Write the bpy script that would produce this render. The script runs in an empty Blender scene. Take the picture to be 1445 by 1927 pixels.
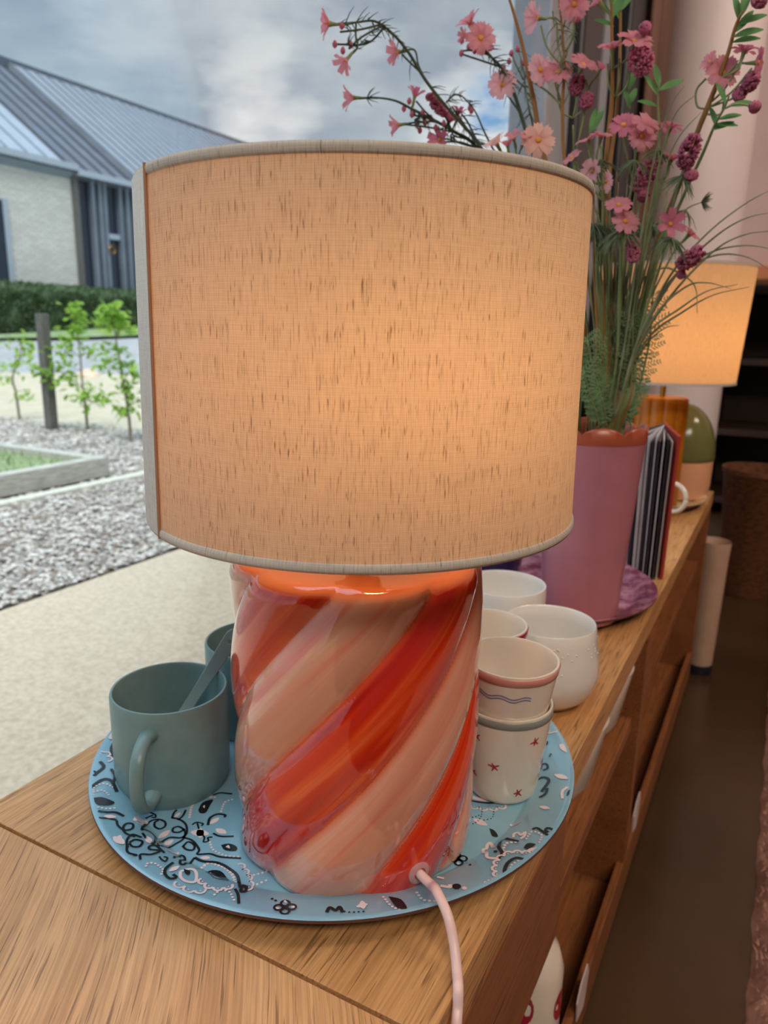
import bpy, bmesh, math, random
import numpy as np
from mathutils import Vector, Matrix
R = math.radians
SC = bpy.context.scene
COL = SC.collection
rnd = random.Random(7)

# ------------------------------------------------------------------ camera
# world: z = 0 is the top of the oak cabinet, +Y runs along the window, -X is outdoors
FPX, CX, CY = 1391.0, 722.5, 963.5
YAW, PIT, ROL = R(-28.09), R(13.93), R(1.08)
CAM = np.array([0, 0, .35])
_f = np.array([math.sin(YAW)*math.cos(PIT), math.cos(YAW)*math.cos(PIT), -math.sin(PIT)])
_r = np.array([math.cos(YAW), -math.sin(YAW), 0.0]); _u = np.cross(_r, _f)
_R = _r*math.cos(ROL)+_u*math.sin(ROL); _U = _u*math.cos(ROL)-_r*math.sin(ROL)
cam = bpy.data.cameras.new('camera'); camo = bpy.data.objects.new('camera', cam); COL.objects.link(camo)
cam.sensor_fit = 'VERTICAL'; cam.sensor_height = 36; cam.sensor_width = 27
cam.lens = FPX/1927*36; cam.clip_start = .02; cam.clip_end = 400
camo.matrix_world = Matrix(((_R[0], _U[0], -_f[0], CAM[0]), (_R[1], _U[1], -_f[1], CAM[1]), (_R[2], _U[2], -_f[2], CAM[2]), (0, 0, 0, 1)))
cam.dof.use_dof = True; cam.dof.focus_distance = .42; cam.dof.aperture_fstop = 11
SC.camera = camo

def ray(x, y): return (x-CX)*_R-(y-CY)*_U+FPX*_f
def onz(x, y, z): d = ray(x, y); return CAM+d*(z-CAM[2])/d[2]
def onx(x, y, X): d = ray(x, y); return CAM+d*(X-CAM[0])/d[0]
def atD(x, y, D): d = ray(x, y); return CAM+d*D/math.hypot(d[0], d[1])

# ------------------------------------------------------------------ view
vs = SC.view_settings
vs.view_transform = 'Standard'; vs.look = 'None'; vs.gamma = 1; vs.use_curve_mapping = False
vs.exposure = 0.45
SC.cycles.max_bounces = 8; SC.cycles.transparent_max_bounces = 12; SC.cycles.sample_clamp_indirect = 4
SC.cycles.use_denoising = True

def lin(c):
    c = [v/255 for v in c]
    return tuple(v/12.92 if v <= .04045 else ((v+.055)/1.055)**2.4 for v in c)+(1,)

# ------------------------------------------------------------------ node helper
class NT:
    def __init__(s, nt): s.nt = nt; nt.nodes.clear()
    def n(s, typ, **kw):
        nd = s.nt.nodes.new(typ)
        for k, v in kw.items():
            if k[0] == '_': nd.inputs[int(k[1:])].default_value = v
            elif k.startswith('i_'): nd.inputs[k[2:].replace('_', ' ')].default_value = v
            else: setattr(nd, k, v)
        return nd
    def l(s, a, b): s.nt.links.new(a, b)
    def math(s, op, a, b=None, c=None, clamp=False):
        nd = s.n('ShaderNodeMath', operation=op, use_clamp=clamp)
        for i, v in enumerate((a, b, c)):
            if v is None: continue
            if isinstance(v, (int, float)): nd.inputs[i].default_value = v
            else: s.l(v, nd.inputs[i])
        return nd.outputs[0]
    def ramp(s, fac, stops, interp='LINEAR'):
        nd = s.n('ShaderNodeValToRGB'); cr = nd.color_ramp; cr.interpolation = interp
        while len(cr.elements) < len(stops): cr.elements.new(.5)
        for e, (p, c) in zip(cr.elements, stops): e.position = p; e.color = c if len(c) == 4 else tuple(c)+(1,)
        s.l(fac, nd.inputs[0]); return nd.outputs[0]
    def mix(s, f, a, b, mode='MIX'):
        nd = s.n('ShaderNodeMix', data_type='RGBA', blend_type=mode)
        for sock, v in ((nd.inputs[0], f), (nd.inputs[6], a), (nd.inputs[7], b)):
            if isinstance(v, (int, float, tuple)): sock.default_value = v
            else: s.l(v, sock)
        return nd.outputs[2]
    def noise(s, vec, scale, detail=3, rough=.5, dist=0):
        nd = s.n('ShaderNodeTexNoise'); nd.inputs['Scale'].default_value = scale
        nd.inputs['Detail'].default_value = detail; nd.inputs['Roughness'].default_value = rough
        nd.inputs['Distortion'].default_value = dist
        if vec is not None: s.l(vec, nd.inputs['Vector'])
        return nd.outputs['Fac']
    def map(s, vec, sc=(1, 1, 1), rot=(0, 0, 0), loc=(0, 0, 0)):
        nd = s.n('ShaderNodeMapping'); nd.inputs['Scale'].default_value = sc
        nd.inputs['Rotation'].default_value = rot; nd.inputs['Location'].default_value = loc
        s.l(vec, nd.inputs['Vector']); return nd.outputs[0]

# ------------------------------------------------------------------ sky
w = bpy.data.worlds.new('sky'); SC.world = w; w.use_nodes = True
t = NT(w.node_tree)
tc = t.n('ShaderNodeTexCoord'); g = tc.outputs['Generated']
sep = t.n('ShaderNodeSeparateXYZ'); t.l(g, sep.inputs[0])
stretch = t.map(g, (1, 1, 2.4))
n1 = t.noise(stretch, 2.3, 7, .52, .15)
n2 = t.noise(t.map(stretch, loc=(3, 1, 2)), 5.5, 6, .55, .1)
cl = t.math('ADD', t.math('MULTIPLY', n1, .7), t.math('MULTIPLY', n2, .3))
grey = t.ramp(cl, [(.36, lin((136, 154, 176))), (.45, lin((152, 172, 190))), (.53, lin((184, 200, 208))), (.62, lin((212, 224, 228))), (.72, lin((235, 240, 242)))])
hz = t.math('SUBTRACT', 1.0, t.math('MULTIPLY', sep.outputs[2], 2.6), clamp=True)      # paler haze low down
grey = t.mix(t.math('MULTIPLY', hz, .55), grey, lin((208, 222, 228)))
top = t.math('MULTIPLY', t.math('SUBTRACT', sep.outputs[2], .30), 5.0, clamp=True)    # heavier cloud base higher up
grey = t.mix(t.math('MULTIPLY', top, .40), grey, lin((130, 150, 174)))
def patch(px, py, cosr, soft, wob=.02):
    d = ray(px, py); d = d/np.linalg.norm(d)
    v = t.n('ShaderNodeVectorMath', operation='DOT_PRODUCT'); t.l(g, v.inputs[0]); v.inputs[1].default_value = tuple(d)
    vv = t.math('ADD', v.outputs['Value'], t.math('MULTIPLY', t.math('SUBTRACT', n2, .5), wob*2))
    return t.math('DIVIDE', t.math('SUBTRACT', vv, cosr), soft, clamp=True)
grey = t.mix(patch(485, 205, .9965, .003, .006), grey, lin((250, 252, 253)))
grey = t.mix(patch(560, 80, .994, .01, .012), grey, lin((222, 232, 236)))
grey = t.mix(patch(320, 60, .994, .012, .012), grey, lin((205, 215, 224)))
grey = t.mix(patch(925, 245, .9955, .003, .008), grey, lin((236, 243, 246)))
sky = t.mix(patch(918, 185, .9991, .0008, .004), grey, lin((120, 178, 228)))
# thick cloud is brighter towards the zenith, out of the frame
zen = t.math('MULTIPLY', t.math('SUBTRACT', sep.outputs[2], .42), 1.8, clamp=True)
st = t.math('ADD', t.math('MULTIPLY', zen, 3.2), .76)
bg = t.n('ShaderNodeBackground'); t.l(sky, bg.inputs[0]); t.l(st, bg.inputs[1])
wo = t.n('ShaderNodeOutputWorld'); t.l(bg.outputs[0], wo.inputs[0])

# ------------------------------------------------------------------ sun behind thin cloud, added fill lights
sl = bpy.data.lights.new('sun', 'SUN'); sl.energy = 2.1; sl.angle = R(35); sl.color = (1, .97, .9)
so = bpy.data.objects.new('sun', sl); COL.objects.link(so)
so.rotation_euler = Vector((.30, -.45, .85)).to_track_quat('Z', 'Y').to_euler()
def area(name, loc, target, size, power, color):
    l = bpy.data.lights.new(name, 'AREA'); l.shape = 'RECTANGLE'; l.size, l.size_y = size; l.energy = power; l.color = color
    o = bpy.data.objects.new(name, l); COL.objects.link(o); o.location = loc
    o.rotation_euler = (Vector(loc)-Vector(target)).to_track_quat('Z', 'Y').to_euler(); return o
area('fill_light', (1.2, -1.0, 2.35), (.6, .3, 0), (1.6, .8), 50, (1, .86, .72))  # unseen warm fill, added to brighten the camera-facing sides
area('fill_light', (1.5, 1.4, 2.35), (-.1, 2.9, .9), (1.2, .4), 34, (1, .76, .62))  # second added fill, aimed at the column and bulkhead
pl = bpy.data.lights.new('window_portal', 'AREA'); pl.shape = 'RECTANGLE'; pl.size = 4.3; pl.size_y = 2.7; pl.cycles.is_portal = True
po = bpy.data.objects.new('window_portal', pl); COL.objects.link(po); po.location = (-.53, -.55, .9); po.rotation_euler = (R(90), 0, R(-90))

# ------------------------------------------------------------------ materials
def mat(name, color, rough=.5, **kw):
    m = bpy.data.materials.new(name); m.use_nodes = True; t = NT(m.node_tree)
    b = t.n('ShaderNodeBsdfPrincipled'); o = t.n('ShaderNodeOutputMaterial'); t.l(b.outputs[0], o.inputs[0])
    b.inputs['Base Color'].default_value = color if len(color) == 4 else tuple(color)+(1,)
    b.inputs['Roughness'].default_value = rough
    for k, v in kw.items(): b.inputs[k.replace('_', ' ')].default_value = v
    return m, t, b
def bump(t, b, h, strength=.3, dist=.001):
    n = t.n('ShaderNodeBump'); n.inputs['Strength'].default_value = strength; n.inputs['Distance'].default_value = dist
    t.l(h, n.inputs['Height']); t.l(n.outputs[0], b.inputs['Normal'])
def noisy(name, c1, c2, scale, rough=.6, bumpd=0, sc=(1, 1, 1), detail=4, lo=.35, hi=.65, **kw):
    m, t, b = mat(name, c1, rough, **kw)
    tc = t.n('ShaderNodeTexCoord'); v = t.map(tc.outputs['Object'], sc)
    n = t.noise(v, scale, detail, .6)
    t.l(t.ramp(n, [(lo, c1), (hi, c2)]), b.inputs['Base Color'])
    if bumpd: bump(t, b, n, .6, bumpd)
    return m
def plain(name, c, rough=.5, **kw): return noisy(name, lin(c), lin([min(255, int(v*.93)+2) for v in c]), 25, rough, 0, **kw)

def oak(name, dark, light, rotz=0, arcs=0, rough=.42):
    m, t, b = mat(name, light, rough)
    tc = t.n('ShaderNodeTexCoord'); v0 = t.map(tc.outputs['Object'], rot=(0, 0, rotz))
    if arcs:
        sx = t.n('ShaderNodeSeparateXYZ'); t.l(v0, sx.inputs[0])
        xx = t.math('SUBTRACT', sx.outputs[0], -.33)
        bend = t.math('MULTIPLY', t.math('MULTIPLY', xx, xx), arcs)
        yy = t.math('ADD', sx.outputs[1], bend)
        cb = t.n('ShaderNodeCombineXYZ'); t.l(sx.outputs[0], cb.inputs[0]); t.l(yy, cb.inputs[1]); t.l(sx.outputs[2], cb.inputs[2])
        d = t.math('SQRT', t.math('ADD', t.math('MULTIPLY', xx, xx), t.math('MULTIPLY', t.math('POWER', t.math('SUBTRACT', sx.outputs[1], .62), 2), .16)))
        cc = t.n('ShaderNodeCombineXYZ'); t.l(t.math('ADD', xx, t.math('MULTIPLY', t.math('POWER', t.math('SUBTRACT', sx.outputs[1], .30), 2), .9)), cc.inputs[0]); t.l(sx.outputs[1], cc.inputs[1]); t.l(sx.outputs[2], cc.inputs[2])
        v = cc.outputs[0]
    else: v = v0
    broad = t.noise(t.map(v, (9, .8, 9)), 2.2, 3, .5, .5)
    fine = t.noise(t.map(v, (240, 7, 240)), 1.6, 4, .65, .2)
    por = t.noise(t.map(v, (520, 22, 520)), 1.0, 2, .5, .1)
    col = t.ramp(broad, [(.3, dark), (.7, light)])
    col = t.mix(t.ramp(fine, [(.38, (.62, .62, .62, 1)), (.60, (0, 0, 0, 1))]), col, tuple(c*.62 for c in dark[:3])+(1,))
    col = t.mix(t.ramp(por, [(.33, (.9, .9, .9, 1)), (.42, (0, 0, 0, 1))]), col, tuple(c*.42 for c in dark[:3])+(1,))
    t.l(col, b.inputs['Base Color']); bump(t, b, por, .25, .0006)
    return m
M = {}
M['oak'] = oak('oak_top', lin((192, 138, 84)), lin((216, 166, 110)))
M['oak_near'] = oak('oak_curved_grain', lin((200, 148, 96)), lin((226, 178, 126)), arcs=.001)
M['oak_shaded'] = oak('oak_shaded', lin((134, 80, 42)), lin((158, 100, 56)), rough=.5)  # darker copy of the oak, the cabinet front's shade put into the colour
M['tray_shaded'] = plain('tray_underside', (92, 58, 52), .5)  # dark red-brown: shade below the rim put into the colour
M['tray_blue'] = noisy('tray_blue', lin((128, 178, 200)), lin((140, 188, 208)), 20, .17, Coat_Weight=.6, Coat_Roughness=.06)
M['ink'] = plain('black_print', (26, 30, 36), .2)
M['pinkprint'] = plain('pale_print', (236, 218, 220), .2)
M['sage'] = noisy('sage_stoneware', lin((114, 144, 144)), lin((106, 136, 136)), 60, .36)
M['spoon'] = plain('spoon_sage', (140, 165, 166), .32)
M['white_glaze'] = noisy('white_glaze', lin((226, 222, 214)), lin((232, 228, 222)), 14, .14, Coat_Weight=.4)
M['cream_glaze'] = noisy('cream_glaze', lin((232, 222, 206)), lin((226, 214, 198)), 14, .16, Coat_Weight=.4)
M['blush_band'] = plain('blush_band', (206, 140, 130), .25)
M['red_band'] = plain('red_band', (160, 34, 52), .25)
M['grey_band'] = plain('grey_band', (140, 146, 138), .25)
M['red_paint'] = plain('red_paint', (176, 34, 60), .3)
M['blue_paint'] = plain('blue_paint', (112, 122, 160), .3)
M['navy'] = plain('navy_glaze', (44, 40, 84), .15)
M['mauve'] = noisy('mauve_glaze', lin((184, 120, 134)), lin((176, 112, 126)), 12, .22)
M['rust_rim'] = plain('rust_rim', (176, 88, 62), .3)
M['plum'] = noisy('plum_marbled', lin((118, 50, 74)), lin((200, 140, 158)), 26, .16, lo=.42, hi=.66)
M['white_plastic'] = plain('white_plastic', (246, 214, 212), .3)
M['cord'] = plain('cord', (250, 214, 208), .38)
M['grommet'] = plain('grommet', (205, 150, 150), .35)
M['brass'] = noisy('brass', lin((180, 140, 60)), lin((150, 110, 50)), 30, .35, Metallic=.8)
M['amber'] = noisy('amber_glaze', lin((190, 118, 24)), lin((166, 96, 16)), 14, .2)
M['olive'] = plain('olive_glaze', (106, 108, 66), .18)
M['peach'] = noisy('peach_ceramic', lin((226, 170, 130)), lin((212, 160, 126)), 9, .35)
M['gold_marble'] = noisy('gold_marble', lin((180, 140, 60)), lin((236, 224, 196)), 40, .25)
M['column'] = noisy('painted_white', lin((236, 226, 228)), lin((230, 220, 222)), 4, .4)
M['bulkhead'] = noisy('pink_plaster', lin((214, 186, 180)), lin((204, 174, 168)), 3, .7)
M['black'] = plain('black_frame', (34, 36, 44), .4)
M['alu'] = plain('grey_frame', (150, 158, 170), .45)
M['brown_wall'] = noisy('brown_curtain', lin((128, 98, 86)), lin((108, 80, 70)), 12, .8, sc=(1, 1, .1))
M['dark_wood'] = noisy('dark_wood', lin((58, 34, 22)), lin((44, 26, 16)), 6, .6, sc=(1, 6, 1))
M['ledge'] = plain('ledge', (214, 140, 96), .5)
M['ceiling'] = plain('ceiling_paint', (150, 130, 118), .8)
M['room'] = noisy('room_wall', lin((120, 96, 82)), lin((108, 86, 74)), 3, .8)
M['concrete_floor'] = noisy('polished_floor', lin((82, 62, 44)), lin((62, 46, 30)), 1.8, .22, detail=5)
M['cream_shell'] = noisy('cream_shell', lin((190, 160, 138)), lin((180, 150, 128)), 18, .6)
M['fleece'] = noisy('brown_fleece', lin((120, 84, 62)), lin((82, 54, 38)), 60, .95, .004)
M['pink_fur'] = noisy('pink_fur', lin((196, 150, 132)), lin((160, 116, 100)), 22, .95, .01)
M['page'] = plain('page', (205, 200, 205), .5)
M['page_dark'] = plain('dark_page', (52, 46, 58), .35)
M['card_red'] = plain('card_red', (170, 60, 50), .45)
M['basket'] = noisy('basket', lin((126, 78, 44)), lin((80, 46, 26)), 60, .8, .003, sc=(1, 1, 3))
M['tag'] = plain('tag_paper', (214, 196, 196), .6)
M['pavement'] = noisy('aggregate_concrete', lin((204, 188, 164)), lin((176, 160, 138)), 70, .85, .002, detail=6)
M['kerb'] = noisy('kerb', lin((206, 204, 190)), lin((178, 178, 164)), 30, .9)
M['soil'] = noisy('mulch_base', lin((122, 112, 104)), lin((160, 152, 142)), 14, .95, .02, detail=6)
M['sand'] = noisy('sand_path', lin((190, 180, 156)), lin((176, 166, 144)), 8, .95)
M['road'] = noisy('road', lin((160, 160, 160)), lin((148, 148, 150)), 2, .9)
M['lawn'] = noisy('lawn', lin((140, 154, 112)), lin((112, 130, 86)), 6, .95)
M['timber'] = noisy('weathered_timber', lin((196, 194, 184)), lin((150, 148, 138)), 12, .9, sc=(8, 1, 8))
M['post'] = noisy('post_wood', lin((112, 110, 106)), lin((88, 86, 82)), 20, .9, sc=(4, 4, .6))
M['rock'] = noisy('rock', lin((222, 196, 172)), lin((190, 164, 140)), 6, .9, .02)
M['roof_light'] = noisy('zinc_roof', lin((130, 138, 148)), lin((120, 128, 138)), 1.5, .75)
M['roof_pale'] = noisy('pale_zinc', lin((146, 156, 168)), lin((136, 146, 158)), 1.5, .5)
M['roof_dark'] = noisy('shaded_zinc', lin((92, 98, 110)), lin((82, 88, 100)), 1.5, .75)  # middle slope's weaker sky exposure put into the colour; ridge cap shares it
M['roof_seam'] = plain('roof_seam_metal', (98, 106, 118), .5)
M['zinc_trim'] = plain('zinc_trim', (170, 180, 192), .5)
M['cladding'] = noisy('cladding', lin((124, 134, 146)), lin((108, 118, 130)), 1.2, .5)
M['dark_glass'] = plain('dark_glass', (36, 46, 62), .12)
def mk_brick():
    m, t, b = mat('pale_brick', (.6, .6, .6), .9)
    tc = t.n('ShaderNodeTexCoord')
    sx = t.n('ShaderNodeSeparateXYZ'); t.l(tc.outputs['Object'], sx.inputs[0])
    cb = t.n('ShaderNodeCombineXYZ'); t.l(sx.outputs[1], cb.inputs[0]); t.l(sx.outputs[2], cb.inputs[1])
    br = t.n('ShaderNodeTexBrick'); t.l(cb.outputs[0], br.inputs['Vector'])
    br.inputs['Scale'].default_value = 1; br.inputs['Brick Width'].default_value = .23; br.inputs['Row Height'].default_value = .075; br.inputs['Mortar Size'].default_value = .008
    br.inputs['Color1'].default_value = lin((226, 222, 212)); br.inputs['Color2'].default_value = lin((206, 202, 192)); br.inputs['Mortar'].default_value = lin((170, 166, 158))
    n = t.noise(tc.outputs['Object'], 1.2, 5, .6)
    t.l(t.mix(t.ramp(n, [(.4, (0, 0, 0, 1)), (.7, (.5, .5, .5, 1))]), br.outputs[0], lin((190, 186, 178))), b.inputs['Base Color'])
    return m
M['brick'] = mk_brick()
def mk_leafmat(name, c1, c2, trans=.35):
    m, t, b = mat(name, c1, .55)
    oi = t.n('ShaderNodeTexCoord'); n = t.noise(oi.outputs['Object'], 30, 2)
    col = t.ramp(n, [(.35, c1), (.65, c2)]); t.l(col, b.inputs['Base Color'])
    tr = t.n('ShaderNodeBsdfTranslucent'); t.l(col, tr.inputs[0])
    mx = t.n('ShaderNodeMixShader'); mx.inputs[0].default_value = trans
    t.l(b.outputs[0], mx.inputs[1]); t.l(tr.outputs[0], mx.inputs[2])
    t.l(mx.outputs[0], t.nt.nodes['Material Output'].inputs[0])
    return m
M['petal'] = mk_leafmat('pink_petal', lin((232, 158, 170)), lin((220, 140, 156)), .5)
M['petal_pale'] = mk_leafmat('pale_pink_petal', lin((242, 190, 200)), lin((232, 176, 190)), .5)
M['petal_peach'] = mk_leafmat('peach_petal', lin((246, 196, 184)), lin((240, 182, 170)), .5)
M['petal_rose'] = mk_leafmat('rose_petal', lin((214, 128, 152)), lin((200, 112, 138)), .45)
M['spike'] = mk_leafmat('magenta_spike', lin((220, 130, 162)), lin((200, 108, 142)), .4)
M['pollen'] = plain('pollen', (214, 150, 60), .7)
M['stem'] = mk_leafmat('stem_green', lin((150, 166, 116)), lin((128, 146, 96)), .25)
M['stem_brown'] = plain('stem_brown', (150, 106, 56), .6)
M['stem_dark'] = mk_leafmat('stem_dark', lin((74, 88, 66)), lin((60, 74, 54)), .2)
M['needle'] = mk_leafmat('needle', lin((146, 164, 130)), lin((118, 138, 104)), .4)
M['leaf'] = mk_leafmat('green_leaf', lin((104, 160, 92)), lin((76, 132, 70)), .4)
M['fern'] = mk_leafmat('fern', lin((124, 158, 108)), lin((90, 124, 80)), .35)
M['grass'] = mk_leafmat('grass_blade', lin((178, 184, 150)), lin((152, 162, 124)), .4)
M['sapling_leaf'] = mk_leafmat('sapling_leaf', lin((172, 206, 84)), lin((134, 174, 76)), .5)
M['bark'] = noisy('bark', lin((150, 138, 122)), lin((124, 112, 98)), 30, .9)
M['hedge'] = mk_leafmat('hedge_leaf', lin((98, 120, 78)), lin((72, 94, 60)), .3)
def mk_glass():
    m, t, b = mat('window_glass', (1, 1, 1), 0)
    tr = t.n('ShaderNodeBsdfTransparent'); tr.inputs[0].default_value = (.97, .98, .98, 1)
    gl = t.n('ShaderNodeBsdfGlossy'); gl.inputs['Roughness'].default_value = .0
    fr = t.n('ShaderNodeFresnel'); fr.inputs[0].default_value = 1.3
    mx = t.n('ShaderNodeMixShader'); t.l(t.math('MULTIPLY', fr.outputs[0], .22), mx.inputs[0]); t.l(tr.outputs[0], mx.inputs[1]); t.l(gl.outputs[0], mx.inputs[2])
    t.l(mx.outputs[0], t.nt.nodes['Material Output'].inputs[0]); return m
M['glass'] = mk_glass()
def mk_linen(name, base, thread, trans, weave=1.0, tint=None):
    # u = metres round the drum, v = metres up it
    m, t, b = mat(name, base, .9)
    uv = t.n('ShaderNodeUVMap'); v = uv.outputs[0]
    wu = t.noise(t.map(v, (1100, 60, 1)), 1, 2, .6)            # vertical threads
    wv = t.noise(t.map(v, (60, 1100, 1)), 1, 2, .6)            # horizontal threads
    sx = t.n('ShaderNodeSeparateXYZ'); t.l(v, sx.inputs[0])
    cu = t.math('SINE', t.math('MULTIPLY', sx.outputs[0], 2*math.pi/.00105)); cv = t.math('SINE', t.math('MULTIPLY', sx.outputs[1], 2*math.pi/.00105))
    chk = t.math('MULTIPLY', t.math('ADD', cu, cv), .25)
    slub = t.noise(t.map(v, (1500, 95, 1)), 1.0, 2, .45, .05)
    slub2 = t.noise(t.map(v, (1500, 60, 1), loc=(9, 4, 0)), 1.0, 1, .45)
    big = t.noise(t.map(v, (45, 18, 1)), 1, 3, .5)
    s1 = t.ramp(slub, [(.63, (0, 0, 0, 1)), (.72, (1, 1, 1, 1))])
    s2 = t.ramp(slub2, [(.60, (0, 0, 0, 1)), (.76, (.6, .6, .6, 1))])
    streak = t.math('MULTIPLY', t.math('MAXIMUM', s1, s2), 1.0)
    fine = t.math('ADD', t.math('ADD', t.math('MULTIPLY', wu, .55), t.math('MULTIPLY', wv, .3)), t.math('MULTIPLY', chk, .16*weave))
    col = t.ramp(fine, [(.25, tuple(c*.74 for c in base[:3])+(1,)), (.55, base)])
    col = t.mix(t.math('MULTIPLY', streak, .9), col, thread)
    col = t.mix(t.math('MULTIPLY', t.math('SUBTRACT', big, .4), .6, clamp=True), col, tuple(c*.85 for c in base[:3])+(1,))
    t.l(col, b.inputs['Base Color']); bump(t, b, fine, .5, .0004)
    b.inputs['Specular IOR Level'].default_value = .1
    tr = t.n('ShaderNodeBsdfTranslucent')
    t.l(t.mix(1.0, col, tint or (1, .77, .47, 1), 'MULTIPLY'), tr.inputs[0])
    mx = t.n('ShaderNodeMixShader'); mx.inputs[0].default_value = trans
    t.l(b.outputs[0], mx.inputs[1]); t.l(tr.outputs[0], mx.inputs[2])
    t.l(mx.outputs[0], t.nt.nodes['Material Output'].inputs[0]); return m
M['linen'] = mk_linen('linen_shade', lin((216, 196, 178)), lin((84, 58, 42)), .46)
M['linen_trim'] = mk_linen('linen_trim', lin((214, 204, 192)), lin((120, 100, 84)), .12)
M['linen_flap'] = mk_linen('linen_flap', lin((226, 222, 214)), lin((170, 160, 150)), .04, .4)
M['linen_far'] = mk_linen('linen_far', lin((244, 222, 190)), lin((210, 180, 140)), .62, .1)
M['seam'] = plain('seam_thread', (164, 122, 96), .8)
def mk_bulb(name, c, e):
    m = bpy.data.materials.new(name); m.use_nodes = True; t = NT(m.node_tree)
    em = t.n('ShaderNodeEmission'); em.inputs[0].default_value = c; em.inputs[1].default_value = e
    tr = t.n('ShaderNodeBsdfTransparent'); mx = t.n('ShaderNodeMixShader'); mx.inputs[0].default_value = .3; t.l(tr.outputs[0], mx.inputs[1]); t.l(em.outputs[0], mx.inputs[2])
    o = t.n('ShaderNodeOutputMaterial'); t.l(mx.outputs[0], o.inputs[0]); return m
M['bulb'] = mk_bulb('bulb_glow', (1, .66, .36, 1), 3)
def mk_candy():
    # u runs 0..8 stripes round the base, v = 0..1 up it
    m, t, b = mat('striped_glaze', (1, 0, 0), .12, Coat_Weight=1.0, Coat_Roughness=.04)
    uv = t.n('ShaderNodeUVMap'); sx = t.n('ShaderNodeSeparateXYZ'); t.l(uv.outputs[0], sx.inputs[0])
    u, v = sx.outputs[0], sx.outputs[1]
    wob = t.math('MULTIPLY', t.math('SUBTRACT', t.noise(t.map(uv.outputs[0], (1.5, 4, 1)), 1, 2), .5), .07)
    uu = t.math('ADD', u, wob)
    fr = t.math('FRACT', uu)
    par = t.math('MODULO', t.math('FLOOR', uu), 2.0)
    # soft blend between neighbours
    edge = t.math('MINIMUM', fr, t.math('SUBTRACT', 1.0, fr))
    st = t.noise(t.map(uv.outputs[0], (4.5, .9, 1)), 1.0, 4, .55, .5)
    bl = t.noise(t.map(uv.outputs[0], (1.8, 2.2, 1), loc=(4, 2, 0)), 1.0, 3, .5, .4)
    red = t.ramp(st, [(.3, lin((178, 22, 6))), (.46, lin((212, 44, 12))), (.60, lin((230, 78, 30))), (.75, lin((240, 120, 70)))])
    red = t.mix(t.ramp(bl, [(.45, (0, 0, 0, 1)), (.65, (.8, .8, .8, 1))]), red, lin((196, 54, 52)))
    pink = t.ramp(st, [(.3, lin((218, 112, 96))), (.45, lin((224, 148, 122))), (.62, lin((224, 170, 144))), (.75, lin((234, 188, 166)))])
    pink = t.mix(t.ramp(bl, [(.42, (0, 0, 0, 1)), (.62, (.75, .75, .75, 1))]), pink, lin((206, 142, 118)))
    col = t.mix(par, red, pink)
    col = t.mix(t.ramp(edge, [(0, (.7, .7, .7, 1)), (.09, (0, 0, 0, 1))]), col, lin((226, 96, 56)))
    col = t.mix(t.ramp(v, [(.972, (0, 0, 0, 1)), (.990, (1, 1, 1, 1))]), col, lin((252, 132, 74)))  # top face tinted orange: bulb glow put into the glaze colour
    t.l(col, b.inputs['Base Color'])
    return m
M['candy'] = mk_candy()

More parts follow.
